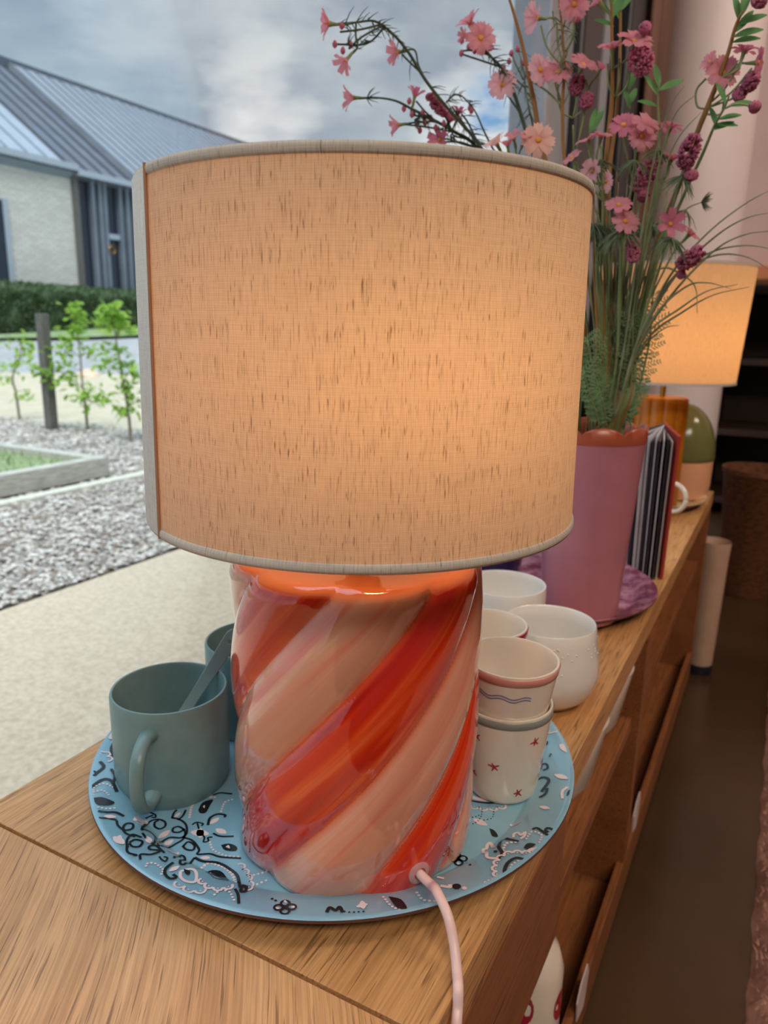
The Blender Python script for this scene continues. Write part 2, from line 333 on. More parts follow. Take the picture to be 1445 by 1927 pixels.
# ------------------------------------------------------------------ geometry helpers
def link(o, parent=None):
    COL.objects.link(o)
    if parent is not None: o.parent = parent
    return o
def thing(name, label, cat, loc=(0, 0, 0), rot=(0, 0, 0), group=None):
    o = bpy.data.objects.new(name, None); o.empty_display_size = .02; link(o)
    o.location = loc; o.rotation_euler = rot; o['label'] = label; o['category'] = cat
    if group: o['group'] = group
    return o
def tag(o, label, cat, group=None, kind=None):
    o['label'] = label; o['category'] = cat
    if group: o['group'] = group
    if kind: o['kind'] = kind
    return o
class MB:
    def __init__(s): s.v = []; s.f = []; s.uv = []
    def add(s, v, f, uv=None):
        n = len(s.v); s.v += [tuple(p) for p in v]; s.f += [tuple(i+n for i in q) for q in f]
        s.uv += uv if uv else [None]*len(f)
        return s
    def box(s, a, b):
        x0, y0, z0 = a; x1, y1, z1 = b
        return s.add([(x0, y0, z0), (x1, y0, z0), (x1, y1, z0), (x0, y1, z0), (x0, y0, z1), (x1, y0, z1), (x1, y1, z1), (x0, y1, z1)],
                     [(0, 3, 2, 1), (4, 5, 6, 7), (0, 1, 5, 4), (1, 2, 6, 5), (2, 3, 7, 6), (3, 0, 4, 7)])
    def tube(s, pts, r, n=8, caps=True):
        pts = [np.array(p, float) for p in pts]; m = len(pts)
        rs = r if hasattr(r, '__len__') else [r]*m
        T = [pts[min(i+1, m-1)]-pts[max(i-1, 0)] for i in range(m)]
        T = [a/(np.linalg.norm(a)+1e-12) for a in T]
        a = np.array([0, 0, 1.]) if abs(T[0][2]) < .9 else np.array([1., 0, 0])
        N = np.cross(T[0], a); N /= np.linalg.norm(N)
        V = []
        for i in range(m):
            N = N-T[i]*(N@T[i]); N /= np.linalg.norm(N)+1e-12; B = np.cross(T[i], N)
            for k in range(n):
                an = 2*math.pi*k/n; V.append(pts[i]+rs[i]*(N*math.cos(an)+B*math.sin(an)))
        Fs = [(i*n+k, i*n+(k+1) % n, (i+1)*n+(k+1) % n, (i+1)*n+k) for i in range(m-1) for k in range(n)]
        if caps: Fs += [tuple(range(n))[::-1], tuple((m-1)*n+k for k in range(n))]
        return s.add(V, Fs)
    def lathe(s, prof, n=64, closed=True, c=(0, 0), a0=0, a1=None, uvr=None):
        full = a1 is None; span = 2*math.pi if full else a1-a0
        cols = n if full else n+1; V = []; m = len(prof)
        for i in range(cols):
            a = a0+span*i/n
            for (r, z) in prof: V.append((c[0]+r*math.sin(a), c[1]+r*math.cos(a), z))
        Fs = []; U = []
        for i in range(n):
            j = (i+1) % cols
            for k in range(m if closed else m-1):
                k2 = (k+1) % m; Fs.append((i*m+k, i*m+k2, j*m+k2, j*m+k))
                if uvr:
                    x0 = (a0+span*i/n)*uvr; x1 = (a0+span*(i+1)/n)*uvr
                    U.append([(x0, prof[k][1]), (x0, prof[k2][1]), (x1, prof[k2][1]), (x1, prof[k][1])])
        return s.add(V, Fs, U or None)
    def mesh(s, name='mesh', sharp=35, smooth=True):
        me = bpy.data.meshes.new(name); me.from_pydata(s.v, [], s.f)
        if any(u is not None for u in s.uv):
            l = me.uv_layers.new(name='UVMap'); k = 0
            flat = []
            for f, u in zip(s.f, s.uv): flat += (u if u else [(0, 0)]*len(f))
            l.data.foreach_set('uv', np.array(flat, dtype=np.float32).ravel())
        me.validate(); 
        if smooth:
            me.shade_smooth()
            if sharp: me.set_sharp_from_angle(angle=R(sharp))
        return me
    def build(s, name, m, parent=None, sharp=35, smooth=True, bevel=0, kind=None, label=None, loc=None):
        me = s.mesh(name, sharp, smooth)
        if m: me.materials.append(m if not isinstance(m, str) else M[m])
        o = bpy.data.objects.new(name, me); link(o, parent)
        if bevel: b = o.modifiers.new('bevel', 'BEVEL'); b.width = bevel; b.segments = 2; b.limit_method = 'ANGLE'
        if kind: o['kind'] = kind
        if label: o['label'] = label
        if loc is not None: o.location = loc
        return o
def fix(mb):   # recalc outward normals
    bm = bmesh.new(); vs_ = [bm.verts.new(v) for v in mb.v]
    return mb
def smoothp(pts, k=6):
    pts = [np.array(p, float) for p in pts]
    if len(pts) < 3: return pts
    P = [2*pts[0]-pts[1]]+pts+[2*pts[-1]-pts[-2]]; out = []
    for i in range(1, len(P)-2):
        for j in range(k):
            u = j/k; a, b, c, d = P[i-1:i+3]
            out.append(.5*((2*b)+(-a+c)*u+(2*a-5*b+4*c-d)*u*u+(-a+3*b-3*c+d)*u**3))
    out.append(pts[-1]); return out
def copyobj(o, parent=None):
    c = o.copy(); COL.objects.link(c); c.parent = parent; return c
def structure(o): o['kind'] = 'structure'; return o

# ================================================================== ROOM
FL = -.48
structure(MB().box((-.56, -3, FL-.1), (3.6, 6.2, FL)).build('floor', 'concrete_floor', smooth=False))
structure(MB().box((-.62, -3, 2.4), (3.6, 6.2, 2.5)).build('ceiling', 'ceiling', smooth=False))
structure(MB().box((3.5, -3, FL), (3.6, 6.2, 2.4)).build('wall_right', 'room', smooth=False))
structure(MB().box((-.56, -3.1, FL), (3.6, -3, 2.4)).build('wall_back', 'room', smooth=False))
structure(MB().box((-.56, 6.2, FL), (3.6, 6.3, 2.4)).build('wall_front', 'dark_wood', smooth=False))
structure(MB().box((-.62, 2.36, FL), (-.50, 2.92, 2.4)).build('wall_left', 'brown_wall', smooth=False))
w3 = structure(MB().box((-.56, 2.92, FL), (-.50, 2.98, 2.4)).box((-.56, 6.12, FL), (-.50, 6.2, 2.4)).box((-.56, 2.98, FL), (-.50, 6.12, FL+.06)).box((-.56, 2.98, 2.32), (-.50, 6.12, 2.4)).build('window_3', 'black', smooth=False))
MB().box((-.534, 2.98, FL+.06), (-.526, 6.12, 2.32)).build('pane', 'glass', w3, smooth=False)
# glazed shop front: window_1 with frame, mullion and pane; narrow dark side light beyond
wf = MB().box((-.56, -3, FL-.06), (-.50, 1.57, FL)).box((-.56, -3, 2.3), (-.50, 1.57, 2.4)).box((-.56, -2.98, FL), (-.50, -2.9, 2.3)).build('window_1', 'alu', smooth=False, bevel=.003); structure(wf)
MB().box((-.534, -2.9, FL), (-.526, 1.57, 2.3)).build('pane', 'glass', wf, smooth=False)
MB().box((-.57, 1.57, FL), (-.49, 1.735, 2.4)).build('mullion', 'alu', wf, smooth=False, bevel=.006)
w2 = structure(MB().box((-.56, 1.735, FL), (-.47, 1.90, 2.4)).box((-.56, 2.18, FL), (-.47, 2.36, 2.4)).build('window_2', 'black', smooth=False, bevel=.008))
MB().box((-.54, 1.90, FL), (-.53, 2.18, 2.4)).build('pane', 'dark_glass', w2, smooth=False)
MB().box((-.53, 1.99, FL), (-.49, 2.06, 2.4)).build('mullion', 'alu', w2, smooth=False)
# curtain folds on the wall beyond the window
cv = MB(); n = 60; V = []
for i in range(n+1):
    y = 2.37+(2.90-2.37)*i/n; x = -.455+.018*math.sin(i*.75)+.008*math.sin(i*2.7)
    V += [(x, y, FL+.02), (x, y, 2.38), (x-.004, y, 2.38), (x-.004, y, FL+.02)]
cv.add(V, [(i*4+k, i*4+(k+1) % 4, i*4+4+(k+1) % 4, i*4+4+k) for i in range(n) for k in range(4)])
tag(cv.build('curtain', 'brown_wall', sharp=0), 'brown curtain hanging in folds between black window frame and white column', 'curtain')
col_ = thing('round_column', 'tall round white column behind the flowers and the far lamp', 'column', (-.329, 2.68, FL)); 
MB().lathe([(.1447, 0), (.1447, 2.88)], 64, False).build('shaft', 'column', col_)
MB().lathe([(.1447, 0), (.152, 0), (.152, .07), (.1447, .075)], 64, False).build('base_ring', 'column', col_)
# pink plaster bulkhead with lamplight put into its ledge colour, dark shelving under it
structure(MB().box((-.47, 3.5, .62), (3.5, 3.7, 2.4)).build('wall_bulkhead', 'bulkhead', smooth=False))
structure(MB().box((-.47, 3.40, .565), (3.5, 3.72, .62)).build('trim_1', 'ledge', smooth=False, bevel=.006))
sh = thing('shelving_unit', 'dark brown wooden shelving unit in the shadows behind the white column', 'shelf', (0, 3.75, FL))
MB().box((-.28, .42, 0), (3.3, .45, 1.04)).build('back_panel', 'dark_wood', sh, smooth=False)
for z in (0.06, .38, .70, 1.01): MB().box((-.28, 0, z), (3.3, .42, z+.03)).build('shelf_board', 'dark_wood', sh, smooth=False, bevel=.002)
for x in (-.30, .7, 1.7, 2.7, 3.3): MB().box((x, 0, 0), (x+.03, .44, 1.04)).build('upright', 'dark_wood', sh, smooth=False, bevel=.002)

# ================================================================== CABINETS
def cabinet(name, label, y0, y1, topmat, dividers, midz, drawer=None, split=False):
    c = thing(name, label, 'cabinet', (0, y0, 0)); L = y1-y0; x0, x1 = -.482, -.116
    MB().box((x0, 0.0008, -.032), (x1, L-.0008, 0)).build('top_board', topmat, c, smooth=False, bevel=.0005)
    for i, y in enumerate(dividers):
        MB().box((x0+.012, y, FL-0+.02), (x1-.002, y+.024, -.032)).build('side_panel', 'oak_shaded', c, smooth=False, bevel=.001)
    MB().box((x0+.004, .004, FL+.02), (x0+.012, L-.004, -.032)).build('back_panel', 'oak_shaded', c, smooth=False)
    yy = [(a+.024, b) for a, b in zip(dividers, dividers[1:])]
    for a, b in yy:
        MB().box((x0+.012, a, midz-.02), (x1-.012, b, midz)).build('shelf', 'oak_shaded', c, smooth=False, bevel=.001)
        MB().box((x0+.012, a, FL+.02), (x1-.002, b, FL+.044)).build('bottom_board', 'oak_shaded', c, smooth=False, bevel=.001)
        MB().box((x1-.012, a, FL+.02+.024), (x1-.002, b, FL+.085)).build('front_rail', 'oak_shaded', c, smooth=False, bevel=.001)
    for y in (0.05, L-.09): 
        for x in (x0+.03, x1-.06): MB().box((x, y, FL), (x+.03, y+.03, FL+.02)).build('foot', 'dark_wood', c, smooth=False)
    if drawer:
        d = MB().box((x1-.016, drawer[0], midz+.002), (x1+.001, drawer[1], -.034)).build('drawer', 'oak_shaded', c, smooth=False, bevel=.0015)
    return c
cabinet('oak_cabinet', 'oak cabinet with curved wood grain on its top, nearest in front of the tray', -.45, .277, 'oak_near', (0.0, .351, .703), -.20)
cabinet('oak_cabinet', 'long open oak cabinet under the blue tray, vase and far lamp', .278, 1.83, 'oak', (0, .70, 1.528), -.165, drawer=(.024, .272))

# things on the shelves of the long cabinet
def lathe_thing(name, label, cat, loc, prof, m, part, rot=(0, 0, 0), n=64, group=None):
    o = thing(name, label, cat, loc, rot, group); MB().lathe(prof, n).build(part, m, o, sharp=40); return o
bowlp = [(0, .0), (.03, .0), (.055, .02), (.068, .06), (.065, .06), (.052, .023), (.028, .006), (0, .006)]
for y in (.74, .885): lathe_thing('bowl', 'white bowl on the middle shelf under the cabinet top, %s' % ('nearer of two' if y == .74 else 'farther of two'), 'bowl', (-.188, y, -.165), [(r, z*1.85) for r, z in bowlp], 'cream_glaze', 'bowl_body')
jar = lathe_thing('jar', 'white and red spotted jar low inside the cabinet under the tray', 'jar', (-.158, .632, FL+.0445), [(0, 0), (.030, 0), (.036, .02), (.036, .155), (.030, .175), (.012, .19), (0, .192)], 'cream_glaze', 'jar_body')
sp = MB()
def disc_on(cx, cz, rr, R0, k=20):   # a spot wrapped on the jar, facing the camera
    V = [(R0*math.sin(cx/R0), R0*math.cos(cx/R0), cz)]
    for i in range(k): a = 2*math.pi*i/k; V.append((R0*math.sin((cx+rr*math.cos(a))/R0), R0*math.cos((cx+rr*math.cos(a))/R0), cz+rr*1.5*math.sin(a)))
    return V, [(0, i+1, (i+1) % k+1) for i in range(k)]
for cx_, cz_, rr in ((.110, .128, .014), (.104, .085, .012), (.088, .05, .010), (.100, .03, .006), (.060, .12, .012), (.120, .06, .007)): sp.add(*disc_on(cx_, cz_, rr, .0364))
sp.build('painted_spots', 'red_paint', jar, smooth=False)
for i, (y, z) in enumerate(((.70, -.405), (1.02, -.37))):
    tg = thing('price_tag', 'white paper price tag clipped to the low cabinet rail, %s' % ('nearer one' if i == 0 else 'farther one'), 'tag', (-.1165, y, z))
    MB().add([(0, 0, 0), (0, .035, -.012), (0, .050, .026), (0, .038, .046), (0, .008, .044), (0, -.006, .03), (.0015, 0, 0), (.0015, .035, -.012), (.0015, .050, .026), (.0015, .038, .046), (.0015, .008, .044), (.0015, -.006, .03)],
             [(5, 4, 3, 2, 1, 0), (6, 7, 8, 9, 10, 11)]+[(k, (k+1) % 6, 6+(k+1) % 6, 6+k) for k in range(6)]).build('card', 'tag', tg, smooth=False)

# ================================================================== TRAYS
def tray_z(r, Ri, Ro):
    k = [(0, .006), (Ri, .006), (Ri+.008, .0140), (Ro-.003, .0175), (Ro, .0185)]
    return float(np.interp(r, [a for a, _ in k], [b for _, b in k]))
def tray(name, label, c, Ro, Ri, m):
    o = thing(name, label, 'tray', (c[0], c[1], 0))
    prof = [(0, .0035), (Ri-.002, .0035), (Ri+.012, .0098), (Ro-.002, .0152), (Ro+.0006, .0175), (Ro, .0185)]
    MB().lathe([(0, .006), (Ri*.5, .006), (Ri-.002, .006), (Ri, .0062), (Ri+.008, .0140), (Ro-.004, .0172), (Ro-.001, .0187), (Ro+.0008, .0180)], 160, False).build('tray_top', m, o, sharp=60)
    MB().lathe([(0, 0.0), (Ri-.01, 0.0), (Ri+.004, .001), (Ri+.014, .0075), (Ro-.002, .0140), (Ro+.0010, .0160), (Ro+.0008, .0180)], 160, False).build('tray_underside', 'tray_shaded', o, sharp=60)
    return o
TC, TR, TI = (-.2892, .4662), .1901, .158
tr = tray('round_tray', 'round light blue tray with black and white bandana print under the striped lamp', TC, TR, TI, 'tray_blue')

def on_tray(x, y):
    z = .006
    for _ in range(12):
        p = onz(x, y, z); r = math.hypot(p[0]-TC[0], p[1]-TC[1]); z = .5*z+.5*tray_z(min(r, TR), TI, TR)
    return p[0]-TC[0], p[1]-TC[1]
strokes = []   # (kind, colour, width, pts in tray metres)
def crop(ox, oy, sc, items):
    for it in items:
        kind, colr, wd = it[0], it[1], it[2]; pts = [on_tray(ox+a/sc, oy+b/sc) for a, b in it[3]]
        strokes.append((kind, colr, wd, pts))
K, W_ = 'ink', 'pinkprint'
lw = .00075
crop(160, 1480, 3.6125, [
 ('l', K, lw, [(215, 235), (225, 270), (270, 300), (320, 290), (325, 260), (285, 255), (260, 280), (275, 320), (340, 345)]),
 ('l', K, lw, [(385, 300), (395, 280), (430, 250), (490, 225), (540, 240), (545, 270), (510, 290), (475, 275), (475, 245), (500, 232)]),
 ('l', K, lw, [(590, 215), (640, 225), (685, 260), (690, 320), (650, 350), (570, 350), (510, 380), (500, 405), (540, 412), (610, 395), (665, 360), (680, 310), (640, 275), (600, 285), (600, 310), (640, 312), (680, 290)]),
 ('l', K, lw, [(385, 300), (440, 310), (480, 350), (470, 390), (430, 370), (390, 320)]),
 ('l', K, lw, [(290, 420), (285, 370), (320, 330), (385, 350)]),
 ('l', K, lw, [(300, 385), (340, 365), (390, 378), (370, 410), (325, 412), (300, 390)]),
 ('l', K, lw, [(285, 400), (290, 450), (350, 470), (325, 470)]),
 ('l', K, lw, [(375, 500), (380, 465), (450, 465), (510, 440), (440, 430), (440, 410), (480, 405), (540, 455)]),
 ('l', K, lw, [(660, 345), (730, 370), (775, 430), (765, 462), (850, 460), (920, 480), (1060, 490)]),
 ('l', K, lw, [(665, 410), (700, 378), (742, 400), (735, 432), (690, 430), (662, 405)]),
 ('l', K, lw, [(745, 485), (720, 520), (680, 530), (645, 520), (680, 500), (650, 475), (605, 490)]),
 ('l', K, lw*1.3, [(745, 485), (800, 510), (900, 520), (980, 560), (1040, 620), (1055, 690), (1090, 685), (1095, 710), (1062, 718), (1060, 700)]),
 ('l', K, lw*1.1, [(1020, 700), (1040, 740), (1045, 800)]),
 ('l', K, lw*1.2, [(600, 520), (550, 560), (545, 600), (580, 630), (620, 620), (598, 602)]),
 ('l', K, lw, [(590, 218), (605, 180), (625, 160)]), ('l', K, lw, [(630, 230), (665, 200), (685, 160)]),
 ('l', K, lw, [(870, 60), (920, 45), (1000, 52)]),
 ('l', K, lw*1.2, [(835, 265), (850, 215), (900, 190), (950, 195), (948, 212)]), ('l', K, lw, [(870, 320), (920, 340), (1010, 340)]),
 ('l', K, lw*.8, [(400, 180), (440, 178), (475, 192), (478, 212), (452, 212)]), ('l', K, lw*.8, [(410, 220), (440, 205), (465, 195)]),
 ('l', K, lw*.8, [(728, 262), (758, 245), (802, 255), (790, 270)]), ('l', K, lw*.8, [(762, 250), (775, 292)]),
 ('l', K, lw*.8, [(800, 330), (812, 352), (805, 378), (838, 372), (835, 350), (866, 345)]),
 ('l', K, lw*.8, [(505, 480), (520, 500), (545, 512), (560, 490), (535, 480)]),
 ('l', K, lw*1.3, [(90, 170), (150, 178), (210, 180), (265, 205)]), ('l', K, lw, [(95, 215), (160, 220), (215, 232)]),
 ('f', K, 0, [(770, 160), (800, 110), (870, 90), (850, 130), (820, 180), (780, 182)]),
 ('f', K, 0, [(815, 580), (870, 570), (940, 590), (990, 655), (930, 640), (860, 615)]),
 ('f', K, 0, [(670, 565), (715, 580), (705, 605), (680, 595)]),
 ('f', K, 0, [(925, 400), (980, 390), (1030, 410), (1025, 440), (950, 435)]),
 ('f', K, 0, [(60, 80), (110, 90), (200, 110), (170, 128), (85, 125)]),
 ('f', W_, 0, [(840, 595), (865, 580), (885, 600), (905, 588), (925, 612), (870, 608)]),
 ('f', W_, 0, [(800, 140), (815, 130), (812, 152)]), ('f', W_, 0, [(955, 415), (975, 402), (985, 425)]),
 ('d', W_, .0010, [(750, 560), (830, 525), (930, 545), (1000, 600), (1030, 665)]),
 ('s', W_, .0010, [(790, 630), (850, 680), (920, 695), (1000, 670)]),
 ('s', W_, .0008, [(1040, 530), (1080, 590), (1110, 640), (1100, 710)]),
 ('c', W_, .0009, [(650, 580), (650, 620), (690, 650), (750, 650), (755, 590), (720, 565)]),
 ('d', W_, .0010, [(710, 210), (730, 130), (800, 80), (880, 75)]),
 ('d', W_, .0008, [(850, 380), (870, 430), (950, 470), (1040, 480)]),
 ('d', W_, .0008, [(925, 170), (950, 110), (1000, 90)]), ('d', W_, .0008, [(880, 740), (920, 710), (980, 720), (1012, 775)]),
 ('d', W_, .0008, [(415, 545), (430, 525), (480, 530), (530, 570), (520, 600)]), ('d', W_, .0008, [(1120, 610), (1200, 590), (1260, 570)]), ('d', W_, .0008, [(1140, 680), (1230, 640)]),
 ('d', W_, .0008, [(90, 145), (150, 155), (200, 150)]), ('d', W_, .0008, [(60, 40), (120, 30), (160, 60)]),
 ('s', W_, .0009, [(620, 650), (700, 690), (770, 720), (820, 700)]),
 ('e', W_, 0, [(500, 355), (575, 300)]), ('e', W_, 0, [(530, 395), (600, 365)]), ('e', W_, 0, [(545, 435), (640, 455)]),
 ('e', W_, 0, [(785, 485), (850, 487)]), ('e', W_, 0, [(612, 210), (645, 180)]), ('e', W_, 0, [(420, 345), (445, 390)]),
 ('e', W_, 0, [(330, 235), (430, 240)]), ('e', W_, 0, [(365, 210), (375, 265)]), ('e', W_, 0, [(720, 310), (840, 325)]), ('e', W_, 0, [(780, 285), (785, 350)]),
 ('e', W_, 0, [(850, 255), (910, 215)]), ('e', W_, 0, [(890, 290), (960, 320)]), ('e', W_, 0, [(195, 345), (265, 395)]), ('e', W_, 0, [(215, 385), (240, 335)]),
 ('e', W_, 0, [(575, 580), (640, 545)]), ('e', W_, 0, [(1280, 830), (1320, 835)]), ('e', W_, 0, [(1350, 775), (1370, 795)]), ('e', W_, 0, [(1400, 825), (1445, 822)]),
 ('e', W_, 0, [(130, 205), (210, 212)]),
 ('k', K, lw, [(1360, 825), (1395, 825)]),
 ('o', K, .0009, [(1272, 768), (1295, 780)]),
])
crop(780, 1340, 4.516, [
 ('l', K, .0011, [(710, 1255), (745, 1200), (715, 1150), (740, 1100), (800, 1085), (885, 1105)]),
 ('l', K, .0011, [(780, 1415), (765, 1360), (790, 1290), (860, 1245), (930, 1255), (985, 1280)]),
 ('l', K, .0009, [(1000, 1000), (1040, 990), (1090, 1020), (1140, 1050), (1175, 1030), (1165, 1000), (1130, 990), (1112, 1010), (1140, 1025)]),
 ('l', K, .0008, [(395, 735), (520, 762), (640, 775), (740, 765), (820, 765)]),
 ('l', K, .0011, [(1050, 580), (1110, 560), (1140, 590), (1080, 680)]), ('l', K, .0009, [(1060, 730), (1110, 700), (1130, 650)]),
 ('l', K, .0008, [(1070, 490), (1080, 450), (1120, 445), (1130, 480), (1090, 500)]),
 ('l', K, .0009, [(900, 1330), (900, 1300), (940, 1300)]), ('l', K, .0009, [(1100, 290), (1120, 275), (1125, 250)]),
 ('f', K, 0, [(635, 990), (680, 1010), (710, 1060), (660, 1055)]), ('f', K, 0, [(925, 1160), (960, 1120), (1030, 1130), (965, 1168)]),
 ('o', K, .0028, [(357, 1487)]), ('o', K, .0014, [(688, 1190)]), ('o', W_, .0016, [(422, 1502)]), ('o', K, .0009, [(440, 1290), (472, 1303)]),
 ('f', K, 0, [(1290, 720), (1300, 680), (1325, 665), (1325, 700)]), ('f', K, 0, [(510, 1530), (545, 1520), (570, 1530)]),
 ('k', K, lw, [(365, 1250), (400, 1245)]),
 ('s', W_, .0010, [(780, 1450), (710, 1390), (705, 1300), (760, 1230), (850, 1200), (960, 1215), (1040, 1170)]),
 ('l', W_, .0010, [(700, 1250), (620, 1240), (610, 1205), (580, 1180), (610, 1165), (620, 1130), (650, 1120), (670, 1160)]),
 ('l', W_, .0008, [(840, 1070), (845, 1040), (880, 1030), (900, 1050), (940, 1025), (930, 1060), (900, 1080)]),
 ('d', W_, .0009, [(590, 1500), (600, 1450), (700, 1410)]), ('d', W_, .0010, [(750, 1180), (780, 1120), (860, 1110)]), ('d', W_, .0008, [(810, 1400), (820, 1310), (880, 1270)]),
 ('d', W_, .0009, [(20, 1540), (70, 1600), (170, 1612)]), ('d', W_, .0008, [(950, 1080), (1000, 1020), (1080, 1050), (1060, 1110)]),
 ('e', W_, 0, [(500, 910), (615, 965)]), ('e', W_, 0, [(1190, 535), (1300, 570)]), ('e', W_, 0, [(415, 1235), (445, 1240)]), ('e', W_, 0, [(365, 1280), (380, 1305)]),
 ('e', W_, 0, [(960, 1180), (1050, 1160)]), ('e', W_, 0, [(1010, 1200), (1040, 1150)]),
 ('l', W_, .0010, [(1255, 740), (1255, 680), (1300, 640)]),
 ('d', K, .0005, [(400, 955), (500, 950), (560, 900), (575, 830)]), ('d', K, .0005, [(590, 920), (660, 900), (675, 830)]), ('d', K, .0005, [(400, 895), (500, 895), (545, 880)]),
 ('s', W_, .0009, [(395, 775), (520, 800), (640, 815), (770, 790)]), ('l', W_, .0016, [(400, 650), (480, 720), (600, 750), (720, 755)]),
 ('l', W_, .0008, [(190, 1415), (250, 1420)]), ('l', W_, .001, [(220, 1480), (300, 1495), (300, 1470)]),
])
crop(400, 1000, 2.677, [
 ('l', K, .0010, [(575, 1922), (590, 1898), (620, 1912), (640, 1895), (655, 1922)]), ('d', K, .0006, [(665, 1918), (700, 1922), (760, 1918)]),
 ('f', K, 0, [(885, 1842), (950, 1858), (980, 1905), (930, 1900)]), ('e', W_, 0, [(725, 1895), (780, 1880)]), ('e', W_, 0, [(752, 1865), (760, 1905)]),
 ('d', W_, .0008, [(860, 1845), (900, 1890), (960, 1915)]), ('l', W_, .0009, [(1150, 1790), (1200, 1795)]),
])
crop(140, 1150, 2.89, [
 ('l', K, .0010, [(88, 890), (110, 895), (118, 880), (100, 872)]), ('l', K, .0012, [(118, 885), (160, 850), (140, 820)]),
 ('l', K, .0012, [(82, 965), (150, 920), (200, 925), (232, 985)]), ('f', K, 0, [(105, 1018), (150, 1015), (215, 1040), (190, 1058), (120, 1052)]),
 ('d', W_, .0008, [(105, 1000), (110, 960), (160, 940), (210, 960)]), ('s', W_, .0009, [(130, 790), (170, 770), (180, 820)]), ('e', W_, 0, [(160, 690), (215, 675)]),
 ('e', W_, 0, [(190, 640), (200, 700)]), ('l', K, .0010, [(225, 700), (200, 750), (215, 800)]), ('l', K, .0010, [(200, 860), (220, 900), (210, 940)]),
])
# the print carries on round the rest of the tray
base_pts = np.array([p for s_ in strokes for p in s_[3]])
for rot_ in (R(180), R(95)):
    ca, sa = math.cos(rot_), math.sin(rot_); add = []
    for kd, cl_, wd, pts in list(strokes):
        q = [(ca*a-sa*b, sa*a+ca*b) for a, b in pts]
        if min(np.hypot(base_pts[:, 0]-a, base_pts[:, 1]-b).min() for a, b in q) > .011: add.append((kd, cl_, wd, q))
    strokes += add; base_pts = np.array([p for s_ in strokes for p in s_[3]])
def lay(pt, lift=.00025):
    r = math.hypot(*pt)
    if r > TR-.0015: pt = (pt[0]*(TR-.0015)/r, pt[1]*(TR-.0015)/r); r = TR-.0015
    return (pt[0], pt[1], tray_z(r, TI, TR)+lift+(.0003 if r > TI-.002 else 0))
def ribbon(mb, pts, wd, taper=False):
    n = len(pts); V = []
    for i, p in enumerate(pts):
        a, b = pts[max(i-1, 0)], pts[min(i+1, n-1)]; tx, ty = b[0]-a[0], b[1]-a[1]; L = math.hypot(tx, ty)+1e-9
        h = wd*(math.sin(math.pi*(i+.6)/(n+.2)) if taper else 1)
        V += [lay((p[0]-ty/L*h, p[1]+tx/L*h)), lay((p[0]+ty/L*h, p[1]-tx/L*h))]
    mb.add(V, [(2*i+1, 2*i+3, 2*i+2, 2*i) for i in range(n-1)])
def dot(mb, c, r, n=8):
    V = [lay(c)]+[lay((c[0]+r*math.cos(2*math.pi*i/n), c[1]+r*math.sin(2*math.pi*i/n))) for i in range(n)]
    mb.add(V, [(0, 1+i, 1+(i+1) % n) for i in range(n)])
pr = {K: MB(), W_: MB()}
def resample(pts, step):
    pts = np.array(pts); d = np.r_[0, np.cumsum(np.hypot(*(pts[1:]-pts[:-1]).T))]; n = max(2, int(d[-1]/step)+1)
    s_ = np.linspace(0, d[-1], n); return np.c_[np.interp(s_, d, pts[:, 0]), np.interp(s_, d, pts[:, 1])]
for kd, cl_, wd, pts in strokes:
    mb = pr[cl_]
    if kd in 'lc':
        p2 = smoothp([(a, b, 0) for a, b in (pts+pts[:1] if kd == 'c' else pts)], 7); ribbon(mb, [(p[0], p[1]) for p in p2], wd*1.1)
    elif kd == 'f':
        c = np.mean(pts, 0); sm = smoothp([(a, b, 0) for a, b in pts+pts[:1]], 3)
        mb.add([lay(tuple(c), .0003 if cl_ == K else .0005)]+[lay((p[0], p[1]), .0003 if cl_ == K else .0005) for p in sm], [(0, i+1, i+2) for i in range(len(sm)-1)])
    elif kd == 'd':
        p2 = smoothp([(a, b, 0) for a, b in pts], 6)
        for p in resample([(p[0], p[1]) for p in p2], .0026): dot(mb, tuple(p), wd*1.15)
    elif kd == 's':
        p2 = smoothp([(a, b, 0) for a, b in pts], 8); rs = resample([(p[0], p[1]) for p in p2], .0058)
        for a, b in zip(rs, rs[1:]):
            m_ = (a+b)/2; d = b-a; L = np.hypot(*d)+1e-9; nrm = np.array([d[1], -d[0]])/L
            if nrm@(m_-np.mean(rs, 0)) < 0: nrm = -nrm
            arc = [tuple(m_-d/2*math.cos(q)+nrm*L*.55*math.sin(q)) for q in np.linspace(0, math.pi, 7)]
            ribbon(mb, arc, wd*.85); dot(mb, tuple(m_+nrm*L*.15), wd*.6, 6)
    elif kd == 'e':
        a, b = np.array(pts[0]), np.array(pts[1]); L = np.hypot(*(b-a))
        ribbon(mb, [tuple(a+(b-a)*q) for q in np.linspace(0, 1, 8)], min(L*.26, .0042), True)
    elif kd == 'o':
        for p in pts: dot(mb, p, wd, 14)
    elif kd == 'k':
        c = np.array(pts[0])
        for k in range(4):
            a = k*math.pi/2+.6; cc = c+.0038*np.array([math.cos(a), math.sin(a)])
            ribbon(mb, [tuple(cc+.0026*np.array([math.cos(q), math.sin(q)])) for q in np.linspace(0, 2*math.pi, 13)], wd)
        ribbon(mb, [tuple(c+(-.0035, 0)), tuple(c+(.0035, 0))], wd); ribbon(mb, [tuple(c+(0, -.0035)), tuple(c+(0, .0035))], wd)
for k_, nm in ((K, 'black_print'), (W_, 'pale_print')):
    o = pr[k_].build(nm, k_, tr, smooth=False, kind='stuff')

